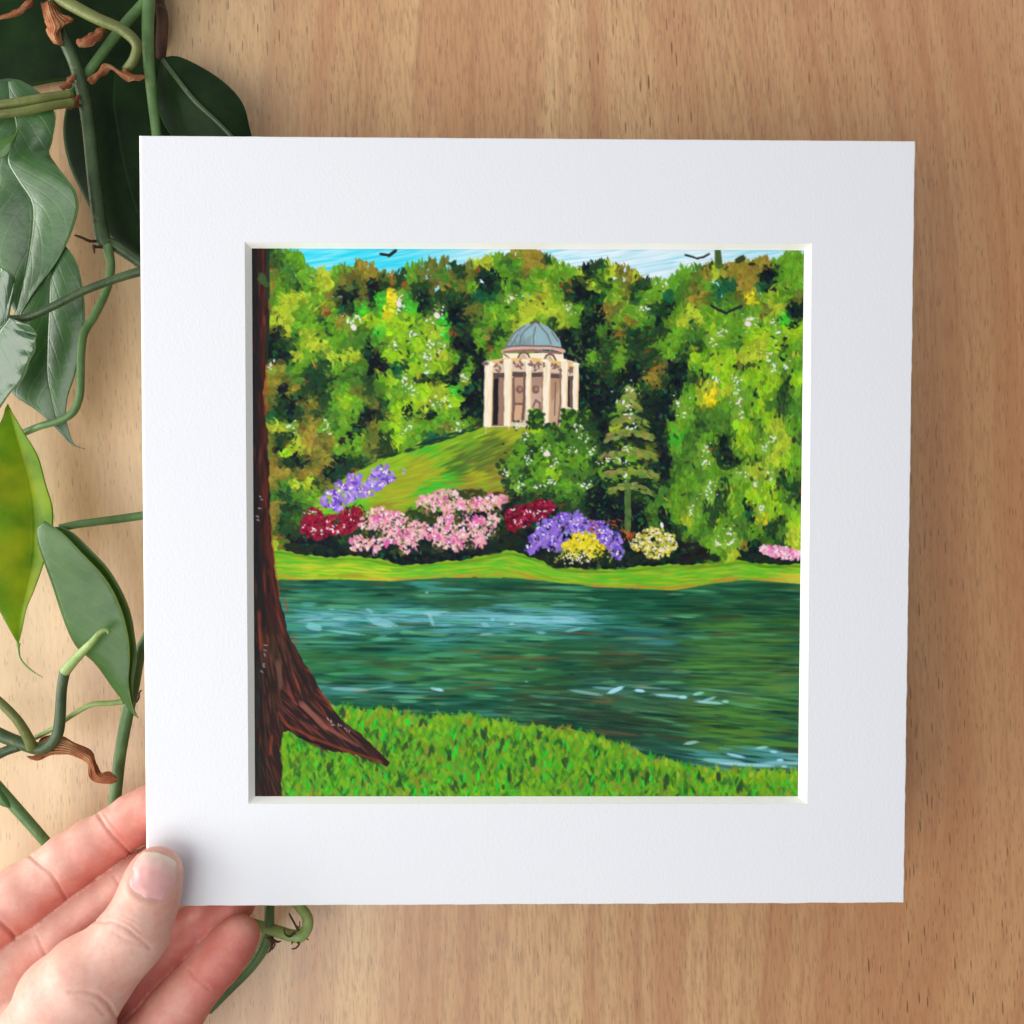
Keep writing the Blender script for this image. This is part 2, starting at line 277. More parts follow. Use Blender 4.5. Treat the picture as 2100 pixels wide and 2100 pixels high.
# what grows where: row height : "x colour x colour ..."
ROWS = """40:80 d 110 m 150 g 180 g 930 O 970 O 1000 O 1625 d 1695 d 1840 g 1890 g
80:80 o 110 d 140 m 170 g 200 g 350 g 400 O 440 O 570 d 600 g 640 o 690 o 720 d 745 o 790 y 830 y 870 g 910 m 940 g 970 O 1005 O 1036 d 1080 y 1150 d 1190 d 1225 d 1250 y 1290 O 1320 O 1480 g 1520 g 1550 d 1590 d 1630 d 1665 O 1710 O 1750 O 1780 O 1820 g 1860 g 1895 g
120:83 O 105 o 140 m 170 m 200 g 230 g 250 y 285 y 310 g 340 o 370 o 405 O 440 O 465 o 500 O 540 d 570 g 620 o 650 o 680 m 705 o 740 d 770 o 800 d 850 D 880 D 905 g 930 m 960 o 1000 g 1030 g 1070 g 1110 g 1150 y 1165 D 1195 d 1230 g 1260 y 1290 o 1312 O 1345 y 1400 y 1440 y 1480 g 1520 g 1550 m 1580 O 1620 y 1660 O 1700 O 1740 O 1772 D 1810 D 1850 g 1890 g
160:83 O 110 g 150 m 190 d 220 g 240 d 260 y 290 y 310 o 340 o 380 d 410 o 440 D 480 d 520 d 560 o 590 d 620 d 650 o 680 O 705 m 740 o 780 g 810 D 840 D 870 d 900 g 930 d 960 g 1000 g 1030 y 1060 g 1100 d 1130 D 1160 D 1190 y 1220 m 1250 d 1270 g 1305 o 1350 d 1380 d 1410 g 1435 w 1460 g 1500 m 1540 o 1580 g 1620 t 1660 t 1700 O 1740 O 1765 t 1795 D 1825 g 1870 g
200:83 o 110 g 140 y 170 y 200 y 230 g 260 g 300 o 330 D 360 D 400 o 430 D 470 v 505 Y 532 w 555 v 580 d 610 D 650 d 680 d 720 d 760 d 800 t 840 t 870 m 910 w 950 g 980 y 1010 O 1040 y 1070 g 1100 d 1140 D 1180 D 1220 d 1250 g 1275 y 1330 d 1370 g 1405 g 1460 t 1490 m 1530 O 1560 O 1590 m 1620 t 1660 m 1700 o 1730 Y 1770 g 1800 y 1840 g 1885 o
240:90 o 120 y 150 y 200 g 240 g 290 O 310 g 340 D 370 d 400 v 440 m 470 v 490 Y 535 w 570 v 612 D 640 d 665 w 700 D 740 D 770 o 800 o 840 g 880 g 920 g 960 y 1000 y 1040 y 1080 y 1110 w 1140 g 1180 d 1210 D 1240 O 1272 o 1310 g 1365 w 1385 d 1420 d 1450 D 1490 g 1540 y 1580 g 1620 g 1660 g 1700 m 1740 g 1780 o 1830 y 1880 D
280:85 y 120 y 160 y 200 g 230 g 270 d 300 g 330 O 365 w 385 w 410 Y 440 b 480 b 520 b 560 b 590 g 640 w 680 v 710 D 740 D 770 d 810 m 850 g 890 g 930 y 980 y 1010 g 1060 d 1090 y 1130 g 1170 D 1200 D 1250 o 1275 g 1310 O 1350 g 1390 m 1420 D 1460 g 1500 y 1540 D 1560 y 1590 g 1630 g 1680 g 1722 w 1745 w 1775 b 1805 w 1840 v 1880 D
320:80 o 110 D 150 y 180 m 220 y 260 g 290 d 310 g 350 g 390 m 430 m 460 v 500 b 540 b 575 w 620 b 660 y 690 v 720 d 760 d 800 g 830 O 870 d 1100 D 1130 d 1180 D 1220 m 1255 D 1280 O 1310 d 1350 d 1400 d 1440 d 1480 g 1520 m 1560 m 1600 b 1630 w 1660 g 1700 g 1740 b 1790 b 1820 w 1860 b 1890 b
360:90 D 120 d 160 d 190 g 230 y 270 y 310 g 350 m 390 m 425 D 470 g 515 w 560 b 600 b 640 w 680 w 730 D 770 D 810 g 850 d 880 g 1110 D 1150 D 1190 D 1230 d 1260 d 1290 g 1325 d 1380 d 1430 g 1480 g 1520 D 1560 d 1605 w 1635 g 1680 m 1720 b 1770 y 1810 b 1852 D 1890 g
400:90 D 112 D 150 D 180 y 220 g 260 m 300 y 340 y 380 y 430 D 455 D 490 b 530 b 570 g 625 w 660 y 690 y 725 g 760 D 800 D 850 g 1110 D 1150 D 1195 g 1230 d 1290 g 1330 d 1370 d 1410 d 1450 g 1500 d 1540 b 1580 g 1620 b 1660 b 1710 y 1750 y 1792 w 1832 D 1870 g
440:92 w 115 O 150 m 190 g 230 d 270 d 310 g 350 m 400 m 440 D 478 D 512 t 550 d 590 b 625 w 660 b 690 g 740 D 770 g 805 D 1160 D 1200 d 1240 d 1290 g 1330 D 1370 d 1420 O 1460 D 1500 D 1540 g 1590 b 1640 b 1690 D 1725 d 1760 b 1805 w 1850 w 1890 g
480:85 O 112 O 140 o 180 m 220 d 260 d 300 d 340 m 390 m 430 d 470 g 510 b 550 w 580 D 615 D 650 D 685 D 715 D 750 w 790 D 812 D 1160 D 1200 D 1250 d 1290 D 1340 D 1400 O 1440 d 1480 D 1520 d 1570 D 1605 w 1640 b 1685 w 1730 b 1765 D 1800 b 1852 D 1890 b
520:85 O 108 o 132 D 170 O 200 d 240 d 280 d 310 g 350 g 390 o 430 d 460 m 500 g 540 g 575 w 620 b 655 y 690 y 720 v 760 D 800 D 1160 D 1200 D 1250 D 1290 D 1325 w 1370 d 1440 D 1480 D 1520 g 1560 y 1600 Y 1640 y 1690 w 1730 g 1750 D 1780 b 1850 d 1890 g
560:85 o 120 d 150 D 180 D 210 o 240 O 270 d 310 g 350 b 390 g 430 o 470 d 500 g 540 b 580 b 620 y 655 w 690 w 720 b 760 D 800 D 1150 D 1200 D 1255 D 1290 w 1320 w 1350 d 1390 D 1440 D 1485 w 1530 g 1590 Y 1640 g 1690 w 1720 g 1760 b 1800 m 1840 d 1880 m
600:90 t 120 d 160 D 190 d 220 o 260 d 300 m 340 g 380 g 420 D 460 D 490 o 520 b 560 D 600 D 640 D 690 g 720 g 770 D 800 D 990 m 1015 m 1110 g 1160 D 1200 D 1240 d 1280 g 1320 w 1370 d 1420 D 1460 D 1500 w 1550 m 1600 m 1640 m 1695 w 1740 g 1780 b 1832 D 1880 m
640:90 y 120 y 160 w 200 o 240 O 285 w 310 m 350 g 400 D 440 o 480 g 520 b 560 w 600 g 640 g 690 o 735 w 770 g 800 d 940 w 990 b 1110 m 1150 w 1190 d 1240 D 1290 y 1325 w 1360 o 1420 D 1460 g 1500 g 1560 d 1620 m 1660 m 1710 b 1760 m 1810 y 1860 g 1890 g
680:90 o 120 d 150 d 190 y 220 O 260 o 300 O 325 g 362 D 400 g 440 o 490 d 520 b 580 g 640 t 930 m 965 w 1010 g 1050 m 1080 d 1130 m 1165 w 1200 d 1240 D 1285 d 1345 D 1420 D 1450 d 1480 v 1530 m 1590 g 1650 d 1700 b 1750 g 1805 w 1850 y 1890 d
720:90 o 112 D 150 b 190 y 230 O 260 O 290 o 320 g 350 g 390 g 430 o 480 d 920 g 950 g 980 d 1035 w 1080 g 1125 w 1185 w 1220 d 1260 d 1290 g 1310 w 1340 g 1390 o 1430 D 1470 g 1520 m 1570 w 1610 d 1640 D 1690 g 1740 b 1785 w 1830 y 1880 g
760:100 O 140 d 180 D 210 D 250 o 290 O 305 D 340 D 380 d 880 d 920 g 975 w 1010 g 1060 w 1100 g 1150 g 1200 d 1235 w 1290 w 1330 g 1360 o 1400 D 1450 D 1475 m 1520 m 1572 w 1610 g 1650 D 1690 D 1750 d 1800 y 1850 b 1890 g
800:100 O 140 O 180 o 210 O 250 O 290 D 330 d 870 D 900 w 930 m 960 d 1010 g 1050 b 1100 m 1150 m 1200 D 1240 g 1280 g 1310 w 1350 g 1380 D 1430 D 1480 m 1530 g 1560 m 1600 g 1650 g 1705 w 1740 y 1800 w 1840 D 1880 g
840:100 O 140 m 180 y 220 y 250 d 280 o 900 d 935 w 960 g 1005 w 1050 w 1090 g 1165 w 1190 d 1230 D 1260 g 1290 D 1370 D 1410 m 1450 d 1500 g 1560 g 1590 w 1640 d 1700 g 1745 w 1790 b 1830 d 1880 d
880:100 m 140 d 180 m 210 g 250 g 920 D 980 d 1030 d 1080 m 1130 m 1180 D 1240 D 1290 D 1350 d 1390 D 1420 m 1450 D 1480 g 1530 m 1590 w 1640 d 1690 g 1740 b 1790 b 1840 g 1880 d
920:100 O 140 d 180 d 950 d 1040 D 1100 d 1150 d 1200 D 1250 D 1290 D 1350 D 1390 m 1430 D 1470 g 1510 g 1540 w 1580 d 1620 d 1680 g 1730 D 1770 w 1820 b 1870 g
960:100 O 130 d 180 m 900 D 1250 D 1290 D 1360 D 1400 m 1440 D 1480 g 1510 y 1560 g 1600 d 1640 g 1690 m 1740 D 1780 Y 1830 d 1880 b
1000:100 o 130 d 170 d 900 D 960 D 1290 D 1360 D 1440 D 1480 d 1520 g 1580 m 1640 g 1660 w 1700 m 1750 g 1800 d 1840 m 1880 y
1040:100 y 130 o 165 D 200 D 250 D 300 D 350 d 600 D 800 D 900 D 1310 D 1480 D 1530 d 1570 g 1612 w 1660 w 1710 O 1750 D 1790 m 1830 d 1880 y
1080:110 y 150 D 250 D 350 D 500 D 600 D 700 D 850 D 1000 D 1100 D 1300 D 1400 D 1540 D 1590 D 1625 g 1670 y 1720 D 1765 D 1850 D"""
TOP = [(60, 30), (150, 35), (190, 50), (210, 95), (280, 110), (320, 100), (360, 85), (400, 80), (440, 90), (460, 115), (540, 115), (560, 95),
       (590, 85), (640, 75), (690, 70), (720, 80), (745, 105), (765, 80), (800, 75), (850, 60), (900, 55), (925, 38), (1000, 40), (1020, 60),
       (1060, 75), (1110, 95), (1150, 110), (1165, 90), (1200, 80), (1240, 75), (1270, 92), (1310, 90), (1330, 115), (1370, 138), (1440, 142),
       (1470, 128), (1490, 100), (1540, 95), (1590, 90), (1610, 85), (1660, 85), (1700, 85), (1740, 78), (1760, 68), (1790, 66), (1800, 82),
       (1815, 75), (1850, 48), (1930, 38)]

def paint(n):
    C = Canvas(n); R = C.r
    rnd = lambda a, b: a+(b-a)*R.rand()
    jit = lambda c, j: tuple(float(v)+j*(R.rand()-.5)*2 for v in c)
    topx = np.array([p[0] for p in TOP]); topy = np.array([p[1] for p in TOP])
    top = lambda x: float(np.interp(x, topx, topy))
    # sky
    C.poly([(0, 0), (1932, 0), (1932, 200), (0, 200)], (140, 215, 235))
    for i in range(900):
        x = rnd(60, 1920); y = rnd(25, 150); t = min(1, max(0, (x-560)/260)); t = t-0.25*max(0, (x-1650)/250)
        c0 = np.array((52, 206, 232)); c1 = np.array((214, 232, 242)); c = c0*(1-t)+c1*t
        c = c+rnd(-1, 1)*np.array((26, 14, 8)); 
        if x < 420 and R.rand() < .18: c = np.array((120, 226, 236))
        if y > 105 and x < 620: c = c*.6+np.array((200, 222, 240))*.4
        C.dab(x, y, rnd(60, 150), rnd(3, 8), -0.17+rnd(-.05, .05), c, .75, .3, 8)
    # foliage field
    A = []; K = []
    for row in ROWS.split("\n"):
        y, rest = row.split(":"); f = rest.split()
        for x, k in zip(f[0::2], f[1::2]): A.append((float(x), float(y))); K.append(k)
    A = np.array(A, np.float32); cols = np.array([PAL[k] for k in K], np.float32)
    light = np.array([k in 'gbyvwmY' for k in K]); reach = np.ones(len(K), np.float32)
    for i in range(len(K)):
        near = ((A[:, 0]-A[i, 0])**2+(A[:, 1]-A[i, 1])**2) < 66**2
        if K[i] in 'Dd' and light[near].mean() > .5: reach[i] = 5 if K[i] == 'D' else 2.2
        if K[i] in 'YOo' and sum(K[q] in 'YOo' for q in np.nonzero(near)[0]) < 2: reach[i] = 2.5
    def field(x, y, j):
        x += R.randn()*j; y += R.randn()*j
        return int(np.argmin(((A[:, 0]-x)**2+(A[:, 1]-y)**2)*reach))
    def blend(x, y, j):
        x += R.randn()*j; y += R.randn()*j
        d2 = ((A[:, 0]-x)**2+(A[:, 1]-y)**2)*reach; ix = np.argpartition(d2, 4)[:4]; w = 1/(d2[ix]+40)**3
        k = ix[int(np.argmin(d2[ix]))]; return int(k), (cols[ix]*w[:, None]).sum(0)/w.sum()
    def leafy(count, L0, L1, j, tone, al=1.0, asp=(.45, .75), keep=None):
        for i in range(count):
            x = rnd(60, 1925); y = rnd(28, 1120)
            k, cb = blend(x, y, j)
            L = rnd(L0, L1); W = L*rnd(*asp)
            if y < top(x)+L*.25: continue
            if keep and K[k] not in keep: continue
            right = x > 1440 and y > 460
            an = rnd(0, math.pi) if not right else math.pi/2+rnd(-.5, .5)
            c = cb*(1+rnd(-.15, .15)); c = c+np.array((rnd(-1, 1)*10, rnd(-1, 1)*10, rnd(-1, 1)*6))
            if K[k] in 'Dd' and R.rand() < .08: c = np.array(PAL['t'])*rnd(.6, 1.1)
            if K[k] in 'oOd' and R.rand() < .02: c = np.array((150, 84, 40))*rnd(.7, 1.05)
            if K[k] in 'mgb' and R.rand() < .10: c = c*.7+np.array((140, 160, 50))*.3
            C.dab(x, y, L, W, an, c, al, .4, tone)
    leafy(2600, 44, 66, 6, 10)
    leafy(6500, 22, 40, 6, 16)
    leafy(8000, 13, 25, 6, 18, .92)
    leafy(3800, 7, 13, 6, 16, .8, (.35, .65))
    # bristly tops of the tree line
    for i in range(420):
        x = rnd(85, 1900); y = top(x)+rnd(-6, 12); k = field(x, y+16, 3)
        if x < 90 or y < 30: continue
        C.dab(x, y, rnd(10, 26), rnd(5, 10), math.pi/2+rnd(-.6, .6), jit(cols[k]*rnd(.9, 1.15), 8), .95, .6, 22)
    # dark comma-shaped leaves over the light crowns, light strokes over the dark
    for i in range(700):
        x = rnd(100, 1900); y = rnd(150, 1040); k = K[field(x, y, 12)]
        if k in 'gbym' and R.rand() < .42:
            C.dab(x, y, rnd(9, 20), rnd(6, 11), rnd(0, 3.1), jit((34, 58, 34), 10), rnd(.6, .95), .3, 8)
        elif k in 'gby':
            C.dab(x, y, rnd(16, 34), rnd(4, 8), math.pi/2+rnd(-.9, .9), jit((186, 196, 52), 18), .7, .5, 20)
        elif k in 'dD' and y < 1000:
            C.dab(x, y, rnd(9, 20), rnd(5, 10), rnd(0, 3.1), jit((64, 100, 42), 16), .75, .5, 14)
    # thin scratches of the bristles
    for i in range(1600):
        x = rnd(90, 1900); y = rnd(110, 1060); k = field(x, y, 6)
        c = cols[k]*rnd(1.05, 1.45)+12 if R.rand() < .6 else cols[k]*.6
        an = math.pi/2+rnd(-.4, .4) if x > 1440 else rnd(-.9, 1.2)
        C.dab(x, y, rnd(16, 34), rnd(1.6, 2.6), an, c, .45, .2, 6)
    # slope of lawn under the temple
    hill = [(262, 930), (270, 880), (330, 832), (400, 790), (480, 748), (560, 722), (640, 698), (720, 668), (800, 648), (830, 640), (1090, 650),
            (960, 690), (905, 730), (882, 780), (885, 850), (905, 900), (820, 925), (560, 940), (420, 950)]
    C.poly(hill, (128, 160, 40), wob=6)
    HA = [(330, 860, 'b'), (420, 800, 'b'), (520, 750, 'b'), (620, 715, 'v'), (700, 690, 'b'), (790, 660, 'b'), (870, 660, 'y'), (600, 770, 'y'), (680, 740, 'b'),
          (760, 700, 'g'), (740, 740, 's'), (820, 720, 's'), (860, 690, 's'), (800, 770, 's'), (720, 780, 'm'), (870, 740, 'o'), (640, 800, 'y'), (560, 840, 'y'),
          (500, 880, 'y'), (700, 815, 'v'), (800, 815, 'y'), (860, 820, 'O'), (870, 860, 'O'), (760, 850, 'O'), (640, 860, 'v'), (440, 880, 'b'), (380, 920, 'v'), (480, 920, 'O'), (950, 650, 'y')]
    HP = dict(PAL); HP['s'] = (84, 106, 44); HP['b'] = (136, 178, 38); HP['y'] = (158, 164, 40)
    ha = np.array([h[:2] for h in HA], np.float32)
    hp = np.array(hill, np.float32)
    def inside(px, py, P):
        r = False
        for i in range(len(P)):
            x1, y1 = P[i-1]; x2, y2 = P[i]
            if (y1 > py) != (y2 > py) and px < (x2-x1)*(py-y1)/(y2-y1)+x1: r = not r
        return r
    for i in range(2600):
        x = rnd(265, 1000); y = rnd(640, 940)
        if not inside(x, y, hp): continue
        k = HA[int(np.argmin((ha[:, 0]-x+R.randn()*14)**2+(ha[:, 1]-y+R.randn()*10)**2))][2]
        an = -0.42+rnd(-.1, .1) if y < 790 else -0.2+rnd(-.12, .12)
        C.dab(x, y, rnd(26, 64), rnd(3, 8), an, jit(np.array(HP[k])*rnd(.9, 1.1), 8), .6, .4, 14)
    # dark seam under the left trees, then the shrub in front of the temple's foot
    for i in range(60):
        t = R.rand(); x = 300+t*520; y = 812-t*172+rnd(-12, 2)
        if 430 < x < 560 and R.rand() < .6: continue
        C.dab(x, y, rnd(18, 40), rnd(5, 10), -.35, jit((26, 56, 44), 10), .85, .5, 10)
    temple(C, R, rnd, jit)
    for i in range(900):
        a = rnd(0, 6.283); q = math.sqrt(R.rand()); x = 1060+150*q*math.cos(a); y = 760+128*q*math.sin(a)
        if i < 160: x = rnd(975, 1020); y = rnd(585, 700)
        elif i < 300: x = rnd(1085, 1190); y = rnd(585, 700)
        elif i < 340: x = rnd(1000, 1080); y = rnd(648, 700)
        kk = K[field(x, y, 7)]; c = PAL[kk]
        if kk == 'D' or kk == 'w': c = PAL['m']
        if y < 650: c = PAL['g'] if R.rand() < .35 else PAL['d']
        C.dab(x, y, rnd(10, 26), rnd(8, 16), rnd(0, 3.1), jit(np.array(c)*rnd(.85, 1.12), 9), .92, .4, 14)
    for i in range(90):
        x = rnd(880, 1220); y = rnd(620, 900); C.dab(x, y, rnd(8, 20), rnd(4, 9), rnd(0, 3.1), jit((26, 46, 38), 8), .8, .3, 8)
    for (x, y) in ((883, 760), (868, 775), (892, 790), (880, 800), (905, 830), (900, 850), (915, 870), (1008, 600), (1003, 640), (1120, 600), (1140, 620)):
        C.dab(x, y, 24, 16, rnd(0, 3), (38, 68, 36), .95, .3, 8)
    # conifer-like tree right of centre: pale trunk
    for i in range(60): C.dab(1312+rnd(-9, 9), rnd(850, 1000), rnd(16, 40), rnd(5, 9), math.pi/2, jit((84, 112, 58), 14), .8, .4, 12)
    for i in range(170): C.dab(rnd(1225, 1420), rnd(520, 860), rnd(14, 30), rnd(9, 16), rnd(0, 3.1), jit((26, 42, 34), 8), .8, .4, 8)
    for ly, hw in ((520, 16), (560, 36), (605, 58), (660, 80), (725, 92), (790, 96), (840, 70)):      # tiers of the pointed tree
        for i in range(int(10+hw*.5)):
            o = rnd(-1, 1); c = (132, 148, 66) if R.rand() < .45 else (96, 124, 52) if R.rand() < .7 else (150, 128, 76)
            C.dab(1318+o*hw, ly+abs(o)*22+rnd(-12, 10), rnd(14, 30), rnd(7, 13), .5*o+rnd(-.3, .3), jit(c, 12), .85, .6, 18)
    # white blossom touches
    for (x, y), k in zip(A, K):
        if k != 'w': continue
        q = R.randint(3, 6)
        for j in range(q):
            C.dab(x+R.randn()*8, y+R.randn()*9, rnd(6, 14), rnd(4.5, 7.5), rnd(-1.4, 1.9), jit((224, 224, 224), 12), .9, .5, 18)
        for j in range(3): C.dab(x+R.randn()*16, y+R.randn()*15, rnd(4, 7), rnd(3, 5), 0, (226, 222, 224), .85, .2, 6)
    for (x, y) in ((1722, 290), (1035, 735), (530, 222), (375, 302), (660, 262)):
        C.dab(x, y, 24, 17, rnd(0, 1.5), (232, 218, 222), .95, .3, 10)
    # flower beds --------------------------------------------------------------
    def dark(x0, x1, y0, y1, nn, c=(28, 40, 32)):
        for i in range(nn): C.dab(rnd(x0, x1), rnd(y0, y1), rnd(16, 36), rnd(10, 20), rnd(-.4, .4), jit(c, 9), .95, .4, 10)
    dark(150, 380, 1044, 1070, 46); dark(370, 900, 1010, 1076, 90); dark(560, 650, 915, 970, 40, (44, 62, 34)); dark(700, 900, 860, 890, 26, (60, 58, 36))
    dark(840, 980, 960, 1060, 50); dark(960, 1330, 1066, 1112, 60); dark(1320, 1620, 1082, 1100, 46); dark(1690, 1900, 1082, 1108, 60); dark(1490, 1580, 1040, 1100, 26, (30, 30, 30))
    def bed(shapes, n1, base, hi, lo, wh, size=(10, 24), whc=(238, 226, 232)):
        tot = sum(s_[2]*s_[3] for s_ in shapes)
        for (x, y, rx, ry) in shapes:
            m = int(n1*rx*ry/tot)
            for i in range(m):
                a = rnd(0, 6.283); q = math.sqrt(R.rand()); px = x+rx*q*math.cos(a); py = y+ry*q*math.sin(a)
                u = R.rand(); c = base if u < .55 else (hi if u < .8 else lo)
                C.dab(px, py, rnd(*size), rnd(6, 13), rnd(0, 3.1), jit(c, 12), .95, .5, 12)
            for i in range(max(1, int(wh*rx*ry/tot))):
                a = rnd(0, 6.283); q = math.sqrt(R.rand())*.9; px = x+rx*q*math.cos(a); py = y+ry*q*math.sin(a)
                for j in range(R.randint(1, 4)): C.dab(px+rnd(-8, 8), py+rnd(-6, 6), rnd(4, 11), rnd(3, 6), rnd(0, 3.1), whc, .95, .3, 8)
    lil, dl, pl = (142, 112, 206), (96, 66, 180), (178, 148, 222)
    bed([(300, 890, 38, 30), (350, 862, 50, 38), (400, 850, 52, 34), (455, 830, 36, 26), (480, 805, 40, 34), (380, 815, 26, 18), (325, 910, 24, 22)], 300, lil, pl, dl, 30)
    for (x, y) in ((548, 788), (545, 800), (440, 788)): C.dab(x, y, 14, 6, .5, pl)
    bed([(250, 985, 58, 40), (235, 945, 34, 26), (330, 975, 64, 34), (370, 945, 42, 28)], 460, (140, 24, 52), (170, 36, 62), (96, 18, 40), 26, (6, 16))
    for i in range(60): C.dab(rnd(330, 415), rnd(905, 960), rnd(4, 9), 3.5, rnd(0, 3), (92, 24, 34))
    pk = (222, 160, 166)
    bed([(430, 965, 38, 30), (470, 945, 40, 30), (520, 975, 48, 40), (560, 1000, 54, 44), (500, 1010, 44, 40), (640, 1000, 52, 32), (690, 1020, 60, 36), (735, 1045, 34, 20),
         (395, 1040, 36, 28), (450, 1045, 26, 26), (560, 1050, 30, 24), (640, 905, 48, 30), (690, 890, 60, 32), (720, 930, 40, 30), (790, 905, 50, 32), (840, 900, 42, 28), (760, 985, 40, 40),
         (820, 985, 46, 36), (800, 1030, 34, 24), (850, 960, 30, 26), (700, 965, 40, 22), (880, 890, 20, 16)], 900, pk, (234, 190, 192), (214, 120, 172), 150, (10, 26))
    for i in range(150):
        a = R.randint(0, 12); x, y = [(430, 965), (520, 975), (560, 1000), (500, 1010), (640, 1000), (690, 1020), (690, 890), (790, 905), (760, 985), (820, 985), (850, 960), (640, 905)][a]
        C.dab(x+rnd(-48, 48), y+rnd(-34, 34), rnd(6, 14), rnd(4, 8), rnd(0, 3), jit((58, 86, 40) if R.rand() < .6 else (112, 116, 54), 10), .8, .5, 12)
    for i in range(60):
        x, y = [(470, 945), (520, 1000), (690, 890), (650, 1010), (560, 1010), (790, 900), (800, 960), (720, 1030), (510, 1040)][R.randint(0, 9)]
        C.dab(x+rnd(-24, 24), y+rnd(-14, 14), rnd(9, 20), rnd(5, 9), rnd(0, 3.1), jit((216, 92, 164), 14), .9, .4, 12)
    for (x, y, r) in ((600, 940, 42), (735, 945, 26), (730, 965, 20), (470, 1005, 24), (850, 1010, 26), (640, 955, 26), (420, 1005, 20), (760, 875, 20), (815, 868, 16), (525, 1075, 24), (860, 940, 18), (770, 1050, 18), (660, 1060, 22)):
        for i in range(int(r*.5)): C.dab(x+rnd(-r, r)*.8, y+rnd(-r, r)*.6, rnd(8, 18), rnd(6, 12), rnd(0, 3), jit((46, 62, 34) if R.rand() < .7 else (92, 96, 44), 10), .95, .4, 10)
    bed([(940, 950, 48, 40), (990, 935, 50, 30), (1030, 915, 34, 24), (925, 975, 30, 22), (1005, 910, 22, 18)], 380, (124, 20, 46), (168, 34, 74), (78, 14, 34), 22, (6, 16))
    bed([(1010, 1030, 40, 28), (1040, 995, 46, 36), (1100, 975, 60, 34), (1160, 985, 56, 34), (1210, 1000, 44, 36), (1255, 1030, 36, 36), (1275, 1065, 22, 30), (985, 1060, 24, 18), (1070, 1035, 46, 34),
         (1140, 945, 14, 20), (1090, 950, 24, 16)], 620, (132, 102, 200), (160, 134, 216), (92, 62, 180), 46, (8, 20))
    for i in range(26): C.dab(rnd(1180, 1300), rnd(960, 1010)+0, rnd(8, 16), 5, rnd(.2, .9), (176, 74, 48), .8)
    bed([(1160, 1030, 52, 28), (1130, 1055, 44, 26), (1190, 1060, 48, 26)], 300, (214, 198, 34), (232, 216, 52), (172, 164, 40), 14, (6, 16))
    for i in range(130): C.dab(rnd(1060, 1260), rnd(1062, 1105), rnd(5, 14), rnd(3, 6), rnd(0, 3), jit([(140, 150, 50), (60, 76, 36), (178, 180, 70), (30, 42, 32)][R.randint(0, 4)], 10), .9, .4, 10)
    for i in range(46): C.dab(rnd(1090, 1190), rnd(1075, 1110), rnd(4, 9), rnd(3, 6), rnd(0, 3), (236, 222, 190), .95, .3, 8)
    bed([(1400, 1022, 56, 36), (1356, 1038, 40, 30), (1446, 1038, 36, 32), (1408, 1064, 52, 28)], 330, (172, 168, 66), (214, 200, 70), (88, 100, 44), 84, (6, 14), (242, 232, 210))
    for i in range(26): C.dab(rnd(1296, 1335), rnd(998, 1030), rnd(6, 13), 4, rnd(.6, 2.4), (188, 92, 46), .9)
    C.dab(1428, 978, 20, 11, 1.4, (240, 230, 224))
    bed([(1790, 1062, 26, 16), (1820, 1068, 34, 18), (1870, 1080, 36, 16), (1850, 1068, 20, 14)], 200, (222, 150, 184), (236, 196, 208), (216, 96, 168), 22, (8, 18))
    # bank ----------------------------------------------------------------------
    bt = [(60, 1064), (130, 1066), (260, 1088), (400, 1084), (480, 1100), (560, 1118), (640, 1108), (740, 1098), (820, 1084), (900, 1066), (950, 1074), (1000, 1096), (1060, 1124), (1250, 1132), (1400, 1116),
          (1600, 1112), (1700, 1100), (1790, 1114), (1930, 1112)]
    bb = [(60, 1168), (300, 1164), (500, 1170), (700, 1158), (940, 1160), (1200, 1190), (1470, 1202), (1600, 1180), (1720, 1166), (1930, 1182)]
    C.poly(bt+bb[::-1], (130, 172, 38), wob=5)
    fx = lambda P, x: float(np.interp(x, [p[0] for p in P], [p[1] for p in P]))
    for i in range(1500):
        x = rnd(60, 1925); t = R.rand(); y0 = fx(bt, x); y1 = fx(bb, x); y = y0+4+(y1-y0-6)*t
        sl = (fx(bb, x+40)+fx(bt, x+40)-y0-y1)/80
        if t > .8 and R.rand() < .5: c = (186, 132, 48)
        elif R.rand() < .36: c = (72, 184, 40)
        elif R.rand() < .5: c = (158, 186, 42)
        else: c = (116, 160, 40)
        if 200 < x < 520 and t > .3 and R.rand() < .5: c = (188, 196, 46)
        if x > 1820 and t > .45: c = (186, 180, 56)
        if t < .12: c = np.array(c)*.8
        C.dab(x, y, rnd(30, 90), rnd(3, 8), sl+rnd(-.06, .06), jit(c, 10), .6, .4, 12)
    # water ---------------------------------------------------------------------
    gt = [(60, 1560), (300, 1590), (400, 1612), (480, 1606), (600, 1640), (760, 1626), (850, 1652), (1000, 1664), (1150, 1684), (1300, 1734), (1400, 1772), (1500, 1796), (1600, 1812), (1760, 1818), (1930, 1828)]
    C.poly(bb+[(1930, 1850), (60, 1650)], (40, 98, 66))
